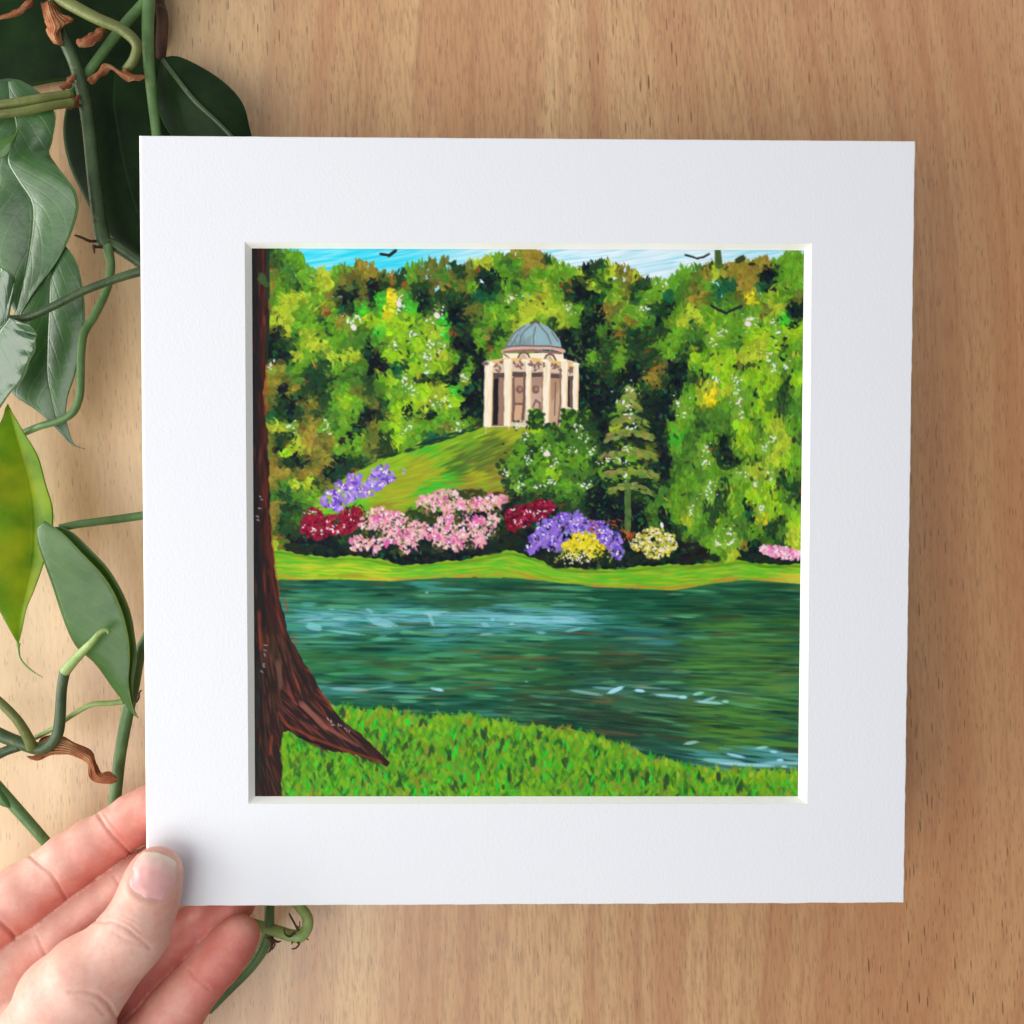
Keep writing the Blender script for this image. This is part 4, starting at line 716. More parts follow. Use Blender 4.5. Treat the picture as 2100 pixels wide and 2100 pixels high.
# ------------------------------------------------------------------ the hand
D0 = .3828
def build_hand():
    z6 = lambda x, y: (x*.36232, 1600+y*.36232)
    def pt(x, y, dmm, r): 
        p = at(*z6(x, y), D0+dmm/1000); return (np.array((p.x, p.y, p.z))*1000, r)
    chains = dict(
        thumb=[pt(884, 528, -8.6, 8.6), pt(856, 610, -9.2, 9.3), pt(822, 715, -10.2, 9.9), pt(768, 848, -11.6, 11.1), pt(700, 930, -12.3, 11.3), pt(600, 1030, -13, 11.9), pt(500, 1120, -13.5, 14.2), pt(380, 1260, -11, 16.2), pt(330, 1420, -7, 17.5), pt(100, 1720, 0, 19)],
        index=[pt(1000, 95, 10.6, 7.0), pt(860, 165, 11, 8.2), pt(760, 222, 11.6, 8.7), pt(650, 296, 12, 8.35), pt(520, 375, 11.5, 9.2), pt(390, 462, 11, 9.7), pt(262, 560, 10.5, 9.6), pt(130, 650, 9.5, 10.6), pt(-20, 745, 8.5, 11), pt(-240, 890, 8, 12)],
        middle=[pt(1090, 380, 13.0, 7.4), pt(960, 455, 14, 8.4), pt(700, 600, 15, 8.8), pt(560, 700, 14.5, 8.8), pt(330, 868, 13, 9.4), pt(180, 975, 12, 9.6), pt(-60, 1160, 10, 11.5)],
        ring=[pt(1322, 688, 14.5, 7.6), pt(1230, 755, 15.5, 8.3), pt(1050, 880, 16, 8.5), pt(900, 1000, 15.5, 8.8), pt(720, 1170, 13, 9.2), pt(480, 1400, 11, 11)],
        pinky=[pt(1352, 880, 5.0, 7.0), pt(1300, 945, 5.2, 7.9), pt(1225, 1035, 5.5, 8.3), pt(1140, 1130, 5.8, 8.2), pt(1060, 1220, 6, 8.9), pt(985, 1320, 6.2, 9.9), pt(870, 1470, 7, 11), pt(700, 1680, 8, 13)])
    palm = [[pt(-240, 900, 9, 12), pt(-60, 1180, 10, 12)], [pt(-60, 1180, 10, 12), pt(300, 1560, 10, 14)], [pt(-240, 900, 9, 13), pt(-330, 1800, 10, 22)], [pt(-60, 1180, 10, 13), pt(-200, 1850, 10, 22)],
            [pt(300, 1560, 10, 14), pt(-100, 1900, 10, 22)], [pt(700, 1680, 8, 13), pt(100, 1950, 9, 22)], [pt(100, 1720, 2, 19), pt(-150, 1950, 8, 24)], [pt(-180, 1920, 9, 24), pt(-560, 2480, 9, 24)], [pt(-560, 2480, 9, 24), pt(-1100, 3300, 9, 30)]]
    h = .66
    allp = [q[0] for ch in chains.values() for q in ch]+[q[0] for s_ in palm[:8] for q in s_]
    lo = np.array((-248., min(p[1] for p in allp)-30, -268.)); hi = np.array((-68., max(p[1] for p in allp)+26, -92.))
    n = np.ceil((hi-lo)/h).astype(int)+1
    ax = [lo[i]+h*np.arange(n[i], dtype=np.float32) for i in range(3)]
    def cone(Fd, a, ra, b, rb, pad=20.0):
        l = np.minimum(a-ra, b-rb)-pad; u = np.maximum(a+ra, b+rb)+pad; sl = []
        for i in range(3):
            i0 = max(0, int((l[i]-lo[i])/h)); i1 = min(n[i], int((u[i]-lo[i])/h)+2)
            if i1 <= i0: return
            sl.append(slice(i0, i1))
        X = ax[0][sl[0]][:, None, None]-a[0]; Y = ax[1][sl[1]][None, :, None]-a[1]; Z = ax[2][sl[2]][None, None, :]-a[2]
        ba = (b-a).astype(np.float32); bb = float(ba @ ba)
        t = np.clip((X*ba[0]+Y*ba[1]+Z*ba[2])/bb, 0, 1)
        d = np.sqrt((X-t*ba[0])**2+(Y-t*ba[1])**2+(Z-t*ba[2])**2)-(ra+(rb-ra)*t)
        sub = Fd[tuple(sl)]; np.copyto(sub, smin(sub, d, 2.2))
    def smin(a, b, k):
        q = np.maximum(k-np.abs(a-b), 0)/k; return np.minimum(a, b)-q*q*k*.25
    big = np.float32(60)
    def field(chain):
        Fd = np.full(n, big, np.float32)
        for (a, ra), (b, rb) in zip(chain, chain[1:]): cone(Fd, a, ra, b, rb)
        return Fd
    Pm = np.full(n, big, np.float32)
    for (a, ra), (b, rb) in palm: cone(Pm, a, ra, b, rb)
    fields = {k: field(v) for k, v in chains.items()}
    tot = None
    for k, Fd in fields.items():
        q = smin(Fd, Pm, 9.0 if k != 'thumb' else 7.0); tot = q if tot is None else smin(tot, q, .9)
    for a in range(3):      # close the wrist where it leaves the scene
        e = [slice(None)]*3; e[a] = 0; tot[tuple(e)] = 1; e[a] = 1; tot[tuple(e)] = np.maximum(tot[tuple(e)], .3); e[a] = -1; tot[tuple(e)] = 1
    # surface nets
    s = tot < 0; cs = np.zeros(n-1, np.int8)
    for dx in (0, 1):
        for dy in (0, 1):
            for dz in (0, 1): cs += s[dx:n[0]-1+dx, dy:n[1]-1+dy, dz:n[2]-1+dz]
    act = (cs > 0) & (cs < 8); idx = np.argwhere(act); vid = np.full(n-1, -1, np.int32); vid[act] = np.arange(len(idx))
    acc = np.zeros((len(idx), 3)); cnt = np.zeros(len(idx))
    offs = [np.array((x, y, z)) for x in (0, 1) for y in (0, 1) for z in (0, 1)]
    for i, p in enumerate(offs):
        for a in range(3):
            if p[a] == 1: continue
            q = p.copy(); q[a] = 1
            f0 = tot[tuple((idx+p).T)]; f1 = tot[tuple((idx+q).T)]; m = (f0 < 0) != (f1 < 0)
            t = np.where(m, f0/np.where(m, f0-f1, 1), 0); pos = idx+p+np.eye(3)[a]*t[:, None]
            acc[m] += pos[m]; cnt[m] += 1
    V = lo+h*(acc/cnt[:, None])
    quads = []
    for a in range(3):
        b, c = (a+1) % 3, (a+2) % 3
        sl0 = [slice(1, -1)]*3; sl1 = [slice(1, -1)]*3
        sl0[a] = slice(0, n[a]-1); sl1[a] = slice(1, n[a])
        s0 = s[tuple(sl0)]; s1 = s[tuple(sl1)]
        for flip, m in ((False, s0 & ~s1), (True, ~s0 & s1)):
            e = np.argwhere(m); e[:, b] += 1; e[:, c] += 1
            if not len(e): continue
            def cell(db, dc):
                q = e.copy(); q[:, b] += db; q[:, c] += dc; return vid[tuple(q.T)]
            Q = np.stack([cell(-1, -1), cell(0, -1), cell(0, 0), cell(-1, 0)], 1)
            quads.append(Q[:, ::-1] if flip else Q)
    Q = np.concatenate(quads); Q = Q[(Q >= 0).all(1)]
    # relax once to take the voxel steps out
    for it in range(3):
        sm = np.zeros_like(V); ct = np.zeros(len(V))
        for i in range(4):
            np.add.at(sm, Q[:, i], V[Q[:, (i+1) % 4]]); np.add.at(ct, Q[:, i], 1)
            np.add.at(sm, Q[:, i], V[Q[:, (i+3) % 4]]); np.add.at(ct, Q[:, i], 1)
        V = V*.45+(sm/np.maximum(ct, 1)[:, None])*.55
    g = np.stack(np.gradient(tot, h), -1); gi = np.clip(np.round((V-lo)/h).astype(int), 0, n-1); N = g[tuple(gi.T)]; N /= np.linalg.norm(N, axis=1)[:, None]+1e-9
    keys = list(fields); dig = np.argmin(np.stack([fields[k][tuple(gi.T)] for k in keys], 1), 1)
    pm = Pm[tuple(gi.T)]
    # picture coordinates of each vertex, for the skin folds
    dep = V[:, 1]/1000+WALL; vx = (1050+FPX*V[:, 0]/1000/dep)/.36232; vy = (1050-FPX*V[:, 2]/1000/dep-1600)/.36232
    crease = np.zeros(len(V)); disp = np.zeros(len(V))
    def fold(digit, pts, amp, sig, tint=1.0):
        P = np.array(pts, float); best = np.full(len(V), 1e9)
        for a, b in zip(P, P[1:]):
            d = b-a; t = np.clip(((vx-a[0])*d[0]+(vy-a[1])*d[1])/(d @ d), 0, 1); best = np.minimum(best, np.hypot(vx-a[0]-t*d[0], vy-a[1]-t*d[1]))
        m = (dig == keys.index(digit)) & (N[:, 1] < .35); gq = np.where(m, np.exp(-(best/sig)**2), 0)
        gw = np.where(m, np.exp(-(best/(sig*2.4))**2), 0)
        disp[:] -= amp*gq; disp[:] += amp*.28*(gw-gq); crease[:] = np.maximum(crease, gq*tint)
    fold('index', [(555, 195), (600, 268), (650, 330), (735, 415)], .55, 9, .8); fold('index', [(590, 190), (640, 262), (700, 322)], .2, 8, .3)
    fold('index', [(165, 425), (225, 478), (290, 530), (380, 680)], .5, 10, .6); fold('index', [(200, 430), (262, 480), (318, 520)], .25, 8, .3)
    fold('index', [(-40, 770), (60, 860), (160, 985)], .8, 14, .8)
    fold('middle', [(205, 880), (235, 950), (260, 1000)], .4, 9, .6); fold('middle', [(640, 540), (700, 640)], .3, 9, .4)
    fold('thumb', [(540, 800), (640, 800), (720, 838), (790, 900), (850, 950)], .34, 10, .35); fold('thumb', [(560, 778), (660, 778), (745, 818), (800, 866)], .22, 8, .25); fold('thumb', [(600, 760), (700, 765), (770, 800)], .16, 8, .2)
    fold('thumb', [(640, 860), (720, 905), (800, 935)], .2, 9, .25); fold('thumb', [(390, 1200), (480, 1196), (560, 1220), (620, 1275), (655, 1345)], .42, 12, .3); fold('thumb', [(440, 1240), (530, 1260), (590, 1330)], .2, 10, .2)
    fold('pinky', [(1070, 1075), (1110, 1125), (1185, 1185)], .35, 9, .55); fold('pinky', [(1165, 1150), (1240, 1060), (1300, 990)], .14, 5, .2)
    # nail bed: shallow step round the nail
    na = np.array((868., 548.)); nd = np.array((.30, -.954)); nd /= np.linalg.norm(nd); nr = np.array((-nd[1], nd[0]))
    lx = ((vx-na[0])*nr[0]+(vy-na[1])*nr[1])/131; ly = ((vx-na[0])*nd[0]+(vy-na[1])*nd[1])/138
    q = (np.abs(lx)**2.6+np.abs(ly)**2.6)**(1/2.6); m = (dig == keys.index('thumb')) & (N[:, 1] < 0)
    disp += np.where(m & (ly < .75), .26*np.exp(-((q-1.15)/.14)**2), 0); disp -= np.where(m, .22*(1/(1+np.exp((q-.98)/.05))), 0)
    crease = np.maximum(crease, np.where(m & (ly < .6), .3*np.exp(-((q-1.02)/.05)**2), 0))
    V = V+N*disp[:, None]
    base = np.array([{'thumb': .22, 'index': .55, 'middle': .52, 'ring': .78, 'pinky': .66}[k] for k in keys])[dig]
    base = np.where(pm < 4, np.clip(base, .26, .40), base)
    tipred = np.zeros(len(V))
    for k, amt in (('index', .35), ('middle', .3), ('ring', .3), ('pinky', .3)):
        a = chains[k][1][0]; d = np.linalg.norm(V-a, axis=1); tipred = np.maximum(tipred, np.where(dig == keys.index(k), amt*np.exp(-(d/14)**2), 0))
    thumb_side = np.where(dig == keys.index('thumb'), .25*np.exp(-(np.linalg.norm(V-chains['thumb'][1][0], axis=1)/11)**2), 0)
    pale = np.where(dig != keys.index('thumb'), np.clip(N[:, 2]*.5-N[:, 1]*.15, -.25, .35), 0)      # light put into the tint: finger tops paler, undersides redder
    tint = np.clip(base+tipred+thumb_side-pale*.8, 0, 1)
    o = np_obj('person', V/1000, Q, SKIN)
    A_ = o.data.attributes.new('tint', 'FLOAT_COLOR', 'POINT'); A_.data.foreach_set('color', np.stack([tint, crease, tint*0, tint*0+1], 1).astype(np.float32).ravel())
    tag(o, 'pale bare hand gripping the lower left corner of the white mount, thumb in front', 'person')
    # thumb nail: a curved plate lying on the finger
    nu, nv = 25, 25; NV = []; lun = []
    def surf(px, py):
        for i in range(240):
            d = .355+i*.00016; p = at(*z6(px, py), d)*1000; ii = [int(round((p[j]-lo[j])/h)) for j in range(3)]
            if all(0 <= ii[j] < n[j] for j in range(3)) and tot[tuple(ii)] < 0: return d
        return None
    dd = {}
    for j in range(nv):
        for i in range(nu):
            a = -1+2*i/(nu-1); b = -1+2*j/(nv-1)
            x = a*math.sqrt(1-b*b*.42); y = b*math.sqrt(1-a*a*.30)
            p = na+nr*x*129+nd*y*136; dd[i, j] = (p, surf(*p), a, b)
    c0 = dd[nu//2, nv//2][1]
    for j in range(nv):
        for i in range(nu):
            p, d, a, b = dd[i, j]; d = d if d else c0
            NV.append((p, d)); lun.append(.5+.5*b)
    dg = np.array([q_[1] for q_ in NV]).reshape(nv, nu)
    for it in range(5):
        e = np.pad(dg, 1, mode='edge'); dg = (e[:-2, 1:-1]+e[2:, 1:-1]+e[1:-1, :-2]+e[1:-1, 2:]+4*dg)/8
    VV = []
    for j in range(nv):
        for i in range(nu):
            a = -1+2*i/(nu-1); b = -1+2*j/(nv-1); p = NV[j*nu+i][0]
            lift = .00010-.00045*max(abs(a)**6, (abs(b)**8 if b < 0 else .5*b**6)); VV.append(at(*z6(*p), dg[j, i]-lift))
    nb = len(VV); VV += [Vector((p.x, p.y+.0006, p.z)) for p in VV]
    FF = [(j*nu+i, (j+1)*nu+i, (j+1)*nu+i+1, j*nu+i+1) for j in range(nv-1) for i in range(nu-1)]
    rim = [i for i in range(nu)]+[j*nu+nu-1 for j in range(1, nv)]+[(nv-1)*nu+i for i in range(nu-2, -1, -1)]+[j*nu for j in range(nv-2, 0, -1)]
    FF += [(rim[k], rim[(k+1) % len(rim)], nb+rim[(k+1) % len(rim)], nb+rim[k]) for k in range(len(rim))]
    nail = mesh_obj('fingernail', VV, FF, NAIL, o)
    la = nail.data.attributes.new('lun', 'FLOAT', 'POINT'); la.data.foreach_set('value', np.array(lun+lun, np.float32))
build_hand()

# ------------------------------------------------------------------ the trailing plant
vine = empty('trailing_vine', at(150, 0, .42)); bpy.context.view_layer.update()
tag(vine, 'green heart-leaved trailing vine with dried husks hanging at the left edge', 'plant')
T1 = lambda x, y: (x*.2795, y*.2795)
T2 = lambda x, y: (x*.17598, 480+y*.17598)
T3 = lambda x, y: (x*.17598, 780+y*.17598)
T4 = lambda x, y: (x*.17598, 1050+y*.17598)
T5 = lambda x, y: (x*.20704, 1340+y*.20704)
T6 = lambda x, y: (x*.36232, 1600+y*.36232)
dz = lambda d: (388+(d-388)*.72)/1000      # depth from the camera, everything between the mount's back and the panel
def leaf(T, rows, mat, name='leaf', label=None, nu=14, nv=46, bulge=.0, wave=.0, seed=0, tilt=(0, 0), push=0.0, flat=1.0):
    """rows of (left x,y,depth) (midrib) (right), depth in mm from the camera; a thin closed blade is lofted through them"""
    cx = sum(r[1][0] for r in rows)/len(rows); cy = sum(r[1][1] for r in rows)/len(rows); c0 = T(cx, cy)
    md = sum(p[2] for r in rows for p in r)/(3*len(rows))
    def place(p):
        q = T(p[0], p[1]); return tuple(at(*q, dz(md+(p[2]-md)*flat+push+.17*(tilt[0]*(q[0]-c0[0])+tilt[1]*(q[1]-c0[1])))))
    G = [[place(p) for p in r] for r in rows]
    Ls, Ms, Rs = [g_[0] for g_ in G], [g_[1] for g_ in G], [g_[2] for g_ in G]
    V = []; UV = []
    for j in range(nv+1):
        t = j/nv; l, m, r = Vector(spline(Ls, t)), Vector(spline(Ms, t)), Vector(spline(Rs, t))
        for i in range(-nu, nu+1):
            u = i/nu; e = l if u < 0 else r; a = abs(u)
            p = m.lerp(e, a)
            w = (e-m).length
            p = p+Vector((0, -1, 0))*(bulge*w*(a*(1-a))*4)
            if wave: p = p+Vector((0, -1, .15))*(wave*a*a*mnoise.noise((t*7+seed, u*1.3, seed*3.1)))
            V.append(p); UV.append((u, t, 0))
    W_ = 2*nu+1; nb = len(V)
    # normals for thickness
    Nn = []
    for j in range(nv+1):
        for i in range(W_):
            a = V[j*W_+min(i+1, W_-1)]-V[j*W_+max(i-1, 0)]; b = V[min(j+1, nv)*W_+i]-V[max(j-1, 0)*W_+i]; q = a.cross(b)
            Nn.append(q.normalized() if q.length > 1e-12 else Vector((0, 1, 0)))
    th = .00016
    V2 = [p+q*th for p, q in zip(V, Nn)]+[p-q*th for p, q in zip(V, Nn)]
    F = []
    for j in range(nv):
        for i in range(W_-1):
            a = j*W_+i; F.append((a, a+1, a+W_+1, a+W_)); F.append((nb+a, nb+a+W_, nb+a+W_+1, nb+a+1))
    rim = [i for i in range(W_)]+[j*W_+W_-1 for j in range(1, nv+1)]+[nv*W_+i for i in range(W_-2, -1, -1)]+[j*W_ for j in range(nv-1, 0, -1)]
    F += [(rim[k], nb+rim[k], nb+rim[(k+1) % len(rim)], rim[(k+1) % len(rim)]) for k in range(len(rim))]
    o = mesh_obj(name, V2, F, mat); A_ = o.data.attributes.new('uvleaf', 'FLOAT_VECTOR', 'POINT'); A_.data.foreach_set('vector', np.array(UV+UV, np.float32).ravel())
    child(o, vine)
    if label: o['label'] = label
    return o
def tube(T, pts, mat, name='stem', nseg=12, per=7, label=None, parent=None, lump=0.0):
    """pts: (x, y, depth mm, radius mm)"""
    P = [(*at(*T(p[0], p[1]), dz(p[2])), p[3]/1000) for p in pts]; m = per*(len(P)-1); V = []; ring_n = nseg
    C = [spline(P, k/m) for k in range(m+1)]; up = Vector((0, 1, .1))
    for k in range(m+1):
        c = Vector(C[k][:3]); d = (Vector(C[min(k+1, m)][:3])-Vector(C[max(k-1, 0)][:3])).normalized(); r = max(C[k][3], .00008)
        if lump: r *= 1+lump*mnoise.noise((k*.5, pts[0][0]*.1, 2))
        a = (up-d*up.dot(d)).normalized(); b = d.cross(a); up = a
        for i in range(ring_n): q = 2*math.pi*i/ring_n; V.append(c+(a*math.cos(q)+b*math.sin(q))*r)
    F = [(k*ring_n+i, k*ring_n+(i+1) % ring_n, (k+1)*ring_n+(i+1) % ring_n, (k+1)*ring_n+i) for k in range(m) for i in range(ring_n)]
    F += [tuple(range(ring_n))[::-1], tuple(m*ring_n+i for i in range(ring_n))]
    o = mesh_obj(name, V, F, mat)
    child(o, vine)
    if parent: 
        bpy.context.view_layer.update(); o.parent = parent; o.matrix_parent_inverse = parent.matrix_world.inverted()
    if label: o['label'] = label
    return o
# --- leaves, back to front
leaf(T1, [[(1190, -60, 449), (1195, -60, 448), (1200, -60, 449)], [(1000, -500, 452), (1050, -50, 448), (1195, 330, 450)], [(600, -700, 452), (650, -80, 446), (900, 520, 449)],
          [(100, -700, 450), (200, -20, 444), (420, 600, 447)], [(-500, -400, 450), (-300, 100, 444), (-100, 640, 446)], [(-900, 300, 446), (-900, 300, 446), (-900, 300, 446)]], G_SHADED, bulge=.04, seed=1)
LB = leaf(T1, [[(760, 420, 451), (850, 430, 451), (960, 410, 451)], [(600, 500, 450), (840, 540, 448), (1190, 430, 451)], [(505, 720, 448), (830, 760, 445), (1300, 560, 450)], [(465, 950, 446), (860, 950, 442), (1420, 800, 449)], [(500, 1180, 445), (900, 1180, 441), (1480, 1060, 449)],
          [(590, 1390, 444), (960, 1420, 440), (1440, 1350, 448)], [(760, 1680, 443), (1060, 1720, 440), (1350, 1650, 446)], [(1000, 1860, 441), (1130, 1900, 440), (1250, 1850, 442)], [(1200, 2060, 440)]*3], G_SHADED, bulge=.05, seed=2)
LC = leaf(T1, [[(1185, 430, 434), (1195, 430, 433), (1205, 422, 434)], [(1165, 560, 438), (1275, 545, 431), (1335, 424, 433)], [(1150, 760, 440), (1425, 735, 428), (1600, 570, 431)], [(1260, 1000, 440), (1600, 900, 427), (1775, 750, 430)],
          [(1500, 1200, 438), (1760, 1065, 428), (1842, 980, 431)], [(1950, 1350, 432)]*3], G_SHADED, bulge=.05, seed=3)
LF = leaf(T2, [[(600, 120, 424), (680, 100, 424), (765, 135, 425)], [(350, 400, 422), (600, 420, 425), (905, 360, 430)], [(200, 800, 420), (580, 850, 424), (985, 800, 430)], [(100, 1250, 420), (560, 1300, 424), (972, 1200, 430)],
          [(60, 1600, 420), (560, 1650, 422), (882, 1620, 427)], [(150, 1860, 419), (600, 1880, 421), (790, 1900, 425)], [(420, 2050, 419), (640, 2080, 420), (770, 2090, 423)], [(640, 2250, 419), (720, 2270, 420), (790, 2240, 422)],
          [(835, 2450, 420), (850, 2450, 420), (862, 2440, 420)], [(990, 2504, 419)]*3], G_GLOSS, bulge=.06, seed=4, tilt=(-.08, .12), flat=-.3)
LD = leaf(T1, [[(-40, 600, 414), (60, 575, 413), (150, 590, 412)], [(-150, 800, 415), (80, 760, 413), (295, 680, 410)], [(-150, 950, 416), (120, 920, 412), (400, 830, 410)], [(-120, 1080, 416), (100, 1050, 410), (385, 1010, 411)], [(-60, 1180, 416), (60, 1180, 408), (352, 1110, 409)],
          [(-100, 1300, 415), (140, 1330, 409), (425, 1225, 405)], [(-120, 1450, 414), (235, 1480, 410), (562, 1420, 401)], [(-100, 1650, 413), (245, 1650, 411), (552, 1620, 402)], [(-60, 1900, 412), (210, 1900, 411), (440, 1900, 405)],
          [(20, 2150, 412), (160, 2150, 411), (275, 2130, 408)], [(150, 2330, 411)]*3], G_GLOSS, bulge=.07, wave=.002, seed=5, tilt=(.0, .19), flat=.4, push=3)
leaf(T1, [[(-120, 1190, 402)]*3, [(-30, 1040, 402), (0, 1110, 401), (20, 1160, 402)], [(60, 1010, 401), (85, 1040, 400), (90, 1080, 401)], [(128, 972, 401)]*3], G_LIGHT, seed=6, nv=20, nu=6)
LH = leaf(T3, [[(62, 330, 424), (90, 275, 424), (118, 330, 424)], [(0, 500, 423), (170, 600, 426), (268, 590, 424)], [(-200, 800, 420), (260, 900, 427), (440, 880, 424)], [(-300, 1150, 418), (340, 1200, 428), (530, 1200, 424)], [(-330, 1500, 418), (390, 1500, 428), (615, 1500, 424)],
          [(-320, 1850, 418), (400, 1850, 428), (600, 1800, 424)], [(-250, 2200, 418), (370, 2150, 427), (510, 2130, 424)], [(-130, 2500, 419), (300, 2450, 426), (400, 2440, 424)], [(0, 2700, 420), (260, 2650, 424), (312, 2650, 423)],
          [(120, 2920, 421), (222, 2880, 423), (262, 2890, 423)], [(202, 3060, 422), (212, 3072, 422), (220, 3060, 422)]], G_YEL, label='yellowing leaf', bulge=.05, seed=7, push=-8)
LI = leaf(T4, [[(700, 170, 414), (430, 190, 412), (520, 100, 410)], [(850, 240, 416), (440, 350, 412), (720, 240, 405)], [(1040, 420, 416), (520, 600, 412), (930, 450, 403)], [(1250, 640, 416), (620, 880, 412), (1160, 690, 402)], [(1400, 880, 416), (700, 1130, 412), (1320, 920, 402)],
          [(1500, 1120, 416), (800, 1400, 412), (1430, 1170, 402)], [(1562, 1400, 416), (910, 1590, 412), (1495, 1430, 402)], [(1600, 1700, 415), (1110, 1765, 411), (1515, 1700, 403)], [(1560, 1990, 413), (1310, 2040, 410), (1498, 1960, 404)],
          [(1555, 2200, 411), (1435, 2200, 409), (1518, 2130, 406)], [(1562, 2290, 409), (1545, 2350, 409), (1560, 2290, 408)], [(1611, 2400, 409)]*3], G_LIGHT, label='leaf folded lengthwise', bulge=.03, wave=.0012, seed=8, tilt=(.02, .28), flat=.5)
LG = leaf(T2, [[(165, 700, 402), (110, 975, 404), (330, 1050, 399)], [(166, 580, 402), (70, 1040, 404.5), (400, 1115, 397)], [(138, 455, 402), (20, 1100, 405), (432, 1225, 396)], [(-50, 330, 406), (-80, 1250, 407), (402, 1380, 397)], [(-300, 500, 412), (-180, 1450, 408), (300, 1620, 399)], [(-450, 900, 414), (-280, 1700, 410), (140, 1850, 402)],
          [(-500, 1500, 414), (-380, 1950, 411), (-60, 2100, 406)], [(-500, 2300, 412)]*3], G_SHINE, label='shiny leaf catching the window light', bulge=.05, wave=.003, seed=9, tilt=(.0, .36), push=-4, flat=.12)
# --- stems
tube(T1, [(250, -1000, 428, 2.3), (340, -420, 426, 2.3), (385, -60, 425, 2.2), (440, 210, 425, 2.2), (560, 500, 425, 2.3), (640, 850, 424, 2.4), (690, 1300, 424, 2.5), (740, 1690, 425, 2.7), (780, 1800, 426, 3.0)], ST_DARK)
tube(T2, [(1240, 110, 426, 2.8), (1330, 130, 427, 2.2), (1500, 240, 428, 2.0), (1680, 370, 429, 2.0), (2100, 700, 430, 2.0)], ST_DARK)
tube(T2, [(1250, 130, 425, 2.0), (1275, 260, 423, 1.7), (1290, 400, 421, 1.55), (1240, 650, 419, 1.5), (1100, 950, 418, 1.5), (980, 1150, 417, 1.5), (945, 1400, 416, 1.45), (940, 1700, 415, 1.4), (925, 1900, 415, 1.4), (850, 2075, 415, 1.4), (700, 2170, 416, 1.35), (480, 2235, 418, 1.3), (290, 2310, 423, 1.3)], ST_MID, 'petiole', parent=LH)
tube(T2, [(2000, 350, 400, 1.6), (1620, 440, 400, 1.6), (1300, 540, 399, 1.45), (960, 670, 398, 1.4), (620, 840, 398, 1.4), (300, 975, 400, 1.4), (110, 985, 403, 1.2)], ST_DARK, 'petiole', parent=LG)
tube(T1, [(1500, -900, 434, 2.0), (1300, -400, 433, 2.0), (1130, -80, 432, 2.0), (1060, 20, 431, 2.0), (890, 210, 430, 1.9), (640, 540, 429, 1.8), (520, 680, 428, 1.7)], ST_MID)
tube(T1, [(1000, -1000, 428, 2.3), (1070, -450, 427, 2.3), (1090, -60, 427, 2.3), (1085, 200, 427, 2.2), (1090, 420, 427, 2.1), (1115, 700, 428, 1.9), (1150, 1000, 430, 1.8), (1190, 1400, 432, 1.7)], ST_MID)
tube(T1, [(120, -300, 424, 2.3), (270, -180, 421, 2.3), (400, -60, 419, 2.3), (480, 10, 418, 2.3), (700, 130, 417, 2.1), (890, 215, 417, 2.0), (1000, 320, 418, 1.9), (985, 430, 420, 1.8), (925, 515, 423, 1.7)], ST_OLIVE)
tube(T1, [(-310, 830, 424, 1.7), (-200, 800, 408, 1.7), (-80, 780, 402, 1.7), (120, 755, 403, 1.7), (330, 720, 406, 1.7), (520, 690, 412, 1.5)], ST_OLIVE, 'petiole', parent=LD)
tube(T1, [(-310, 930, 424, 1.4), (-200, 885, 405, 1.4), (-80, 850, 399, 1.4), (150, 820, 401, 1.5), (350, 780, 405, 1.5), (540, 750, 412, 1.6)], ST_OLIVE)
tube(T1, [(1000, -900, 440, 2.0), (1080, -400, 440, 2.0), (1140, -60, 440, 2.0), (1190, 120, 440, 2.2), (1185, 300, 441, 2.2), (1180, 430, 442, 1.8)], ROOT)
tube(T1, [(1195, 440, 432.5, .9), (1275, 545, 430.2, .9), (1425, 735, 427.2, .9), (1600, 900, 426.4, .8), (1760, 1065, 427.6, .7)], ST_DARK, 'midrib', parent=LC)
tube(T3, [(212, 3068, 422, .9), (214, 3120, 422, .5), (232, 3234, 421, .4), (300, 3324, 420, .38), (400, 3404, 420, .3), (500, 3464, 419, .12)], ST_PALE, 'leaf_tip', parent=LH)
tube(T4, [(1800, 20, 420, 1.5), (1500, 65, 418, 1.5), (1200, 105, 413, 1.45), (900, 145, 408, 1.4), (690, 190, 405, 1.3)], ST_MID, 'petiole', parent=LI)
tube(T5, [(-420, 640, 424, 2.4), (-240, 700, 417, 2.4), (-60, 780, 414, 2.4), (100, 850, 413, 2.3), (250, 905, 412, 2.3), (400, 945, 411, 2.2), (510, 890, 410, 2.1), (575, 780, 409, 2.0), (597, 600, 408, 1.9), (612, 350, 407, 1.8), (645, 170, 406, 1.9)], ST_DARK)
tube(T5, [(640, 185, 406, 1.95), (700, 110, 405, 1.8), (820, -20, 403, 1.5), (920, -120, 401, 1.25), (990, -205, 400, 1.0), (1050, -232, 400, .75), (1072, -215, 400, .6), (1066, -195, 400, .3)], ST_PALE, 'leaf_bud')
tube(T5, [(-420, 250, 424, 1.5), (-220, 320, 409, 1.5), (-40, 450, 405, 1.6), (100, 580, 404, 1.6), (200, 700, 405, 1.7), (290, 860, 408, 1.9), (315, 935, 410, 2.0)], ST_OLIVE, 'petiole')
tube(T5, [(350, 835, 416, .9), (530, 740, 416, .9), (700, 620, 416, .95), (900, 510, 416, 1.0), (1100, 492, 417, 1.0), (1225, 478, 418, 1.0)], ST_PALE, 'tendril')
tube(T5, [(-400, 1150, 424, 1.8), (-220, 1080, 415, 1.8), (-60, 1020, 412, 1.8), (60, 965, 412, 1.7), (190, 925, 412, 1.6)], ST_DARK)
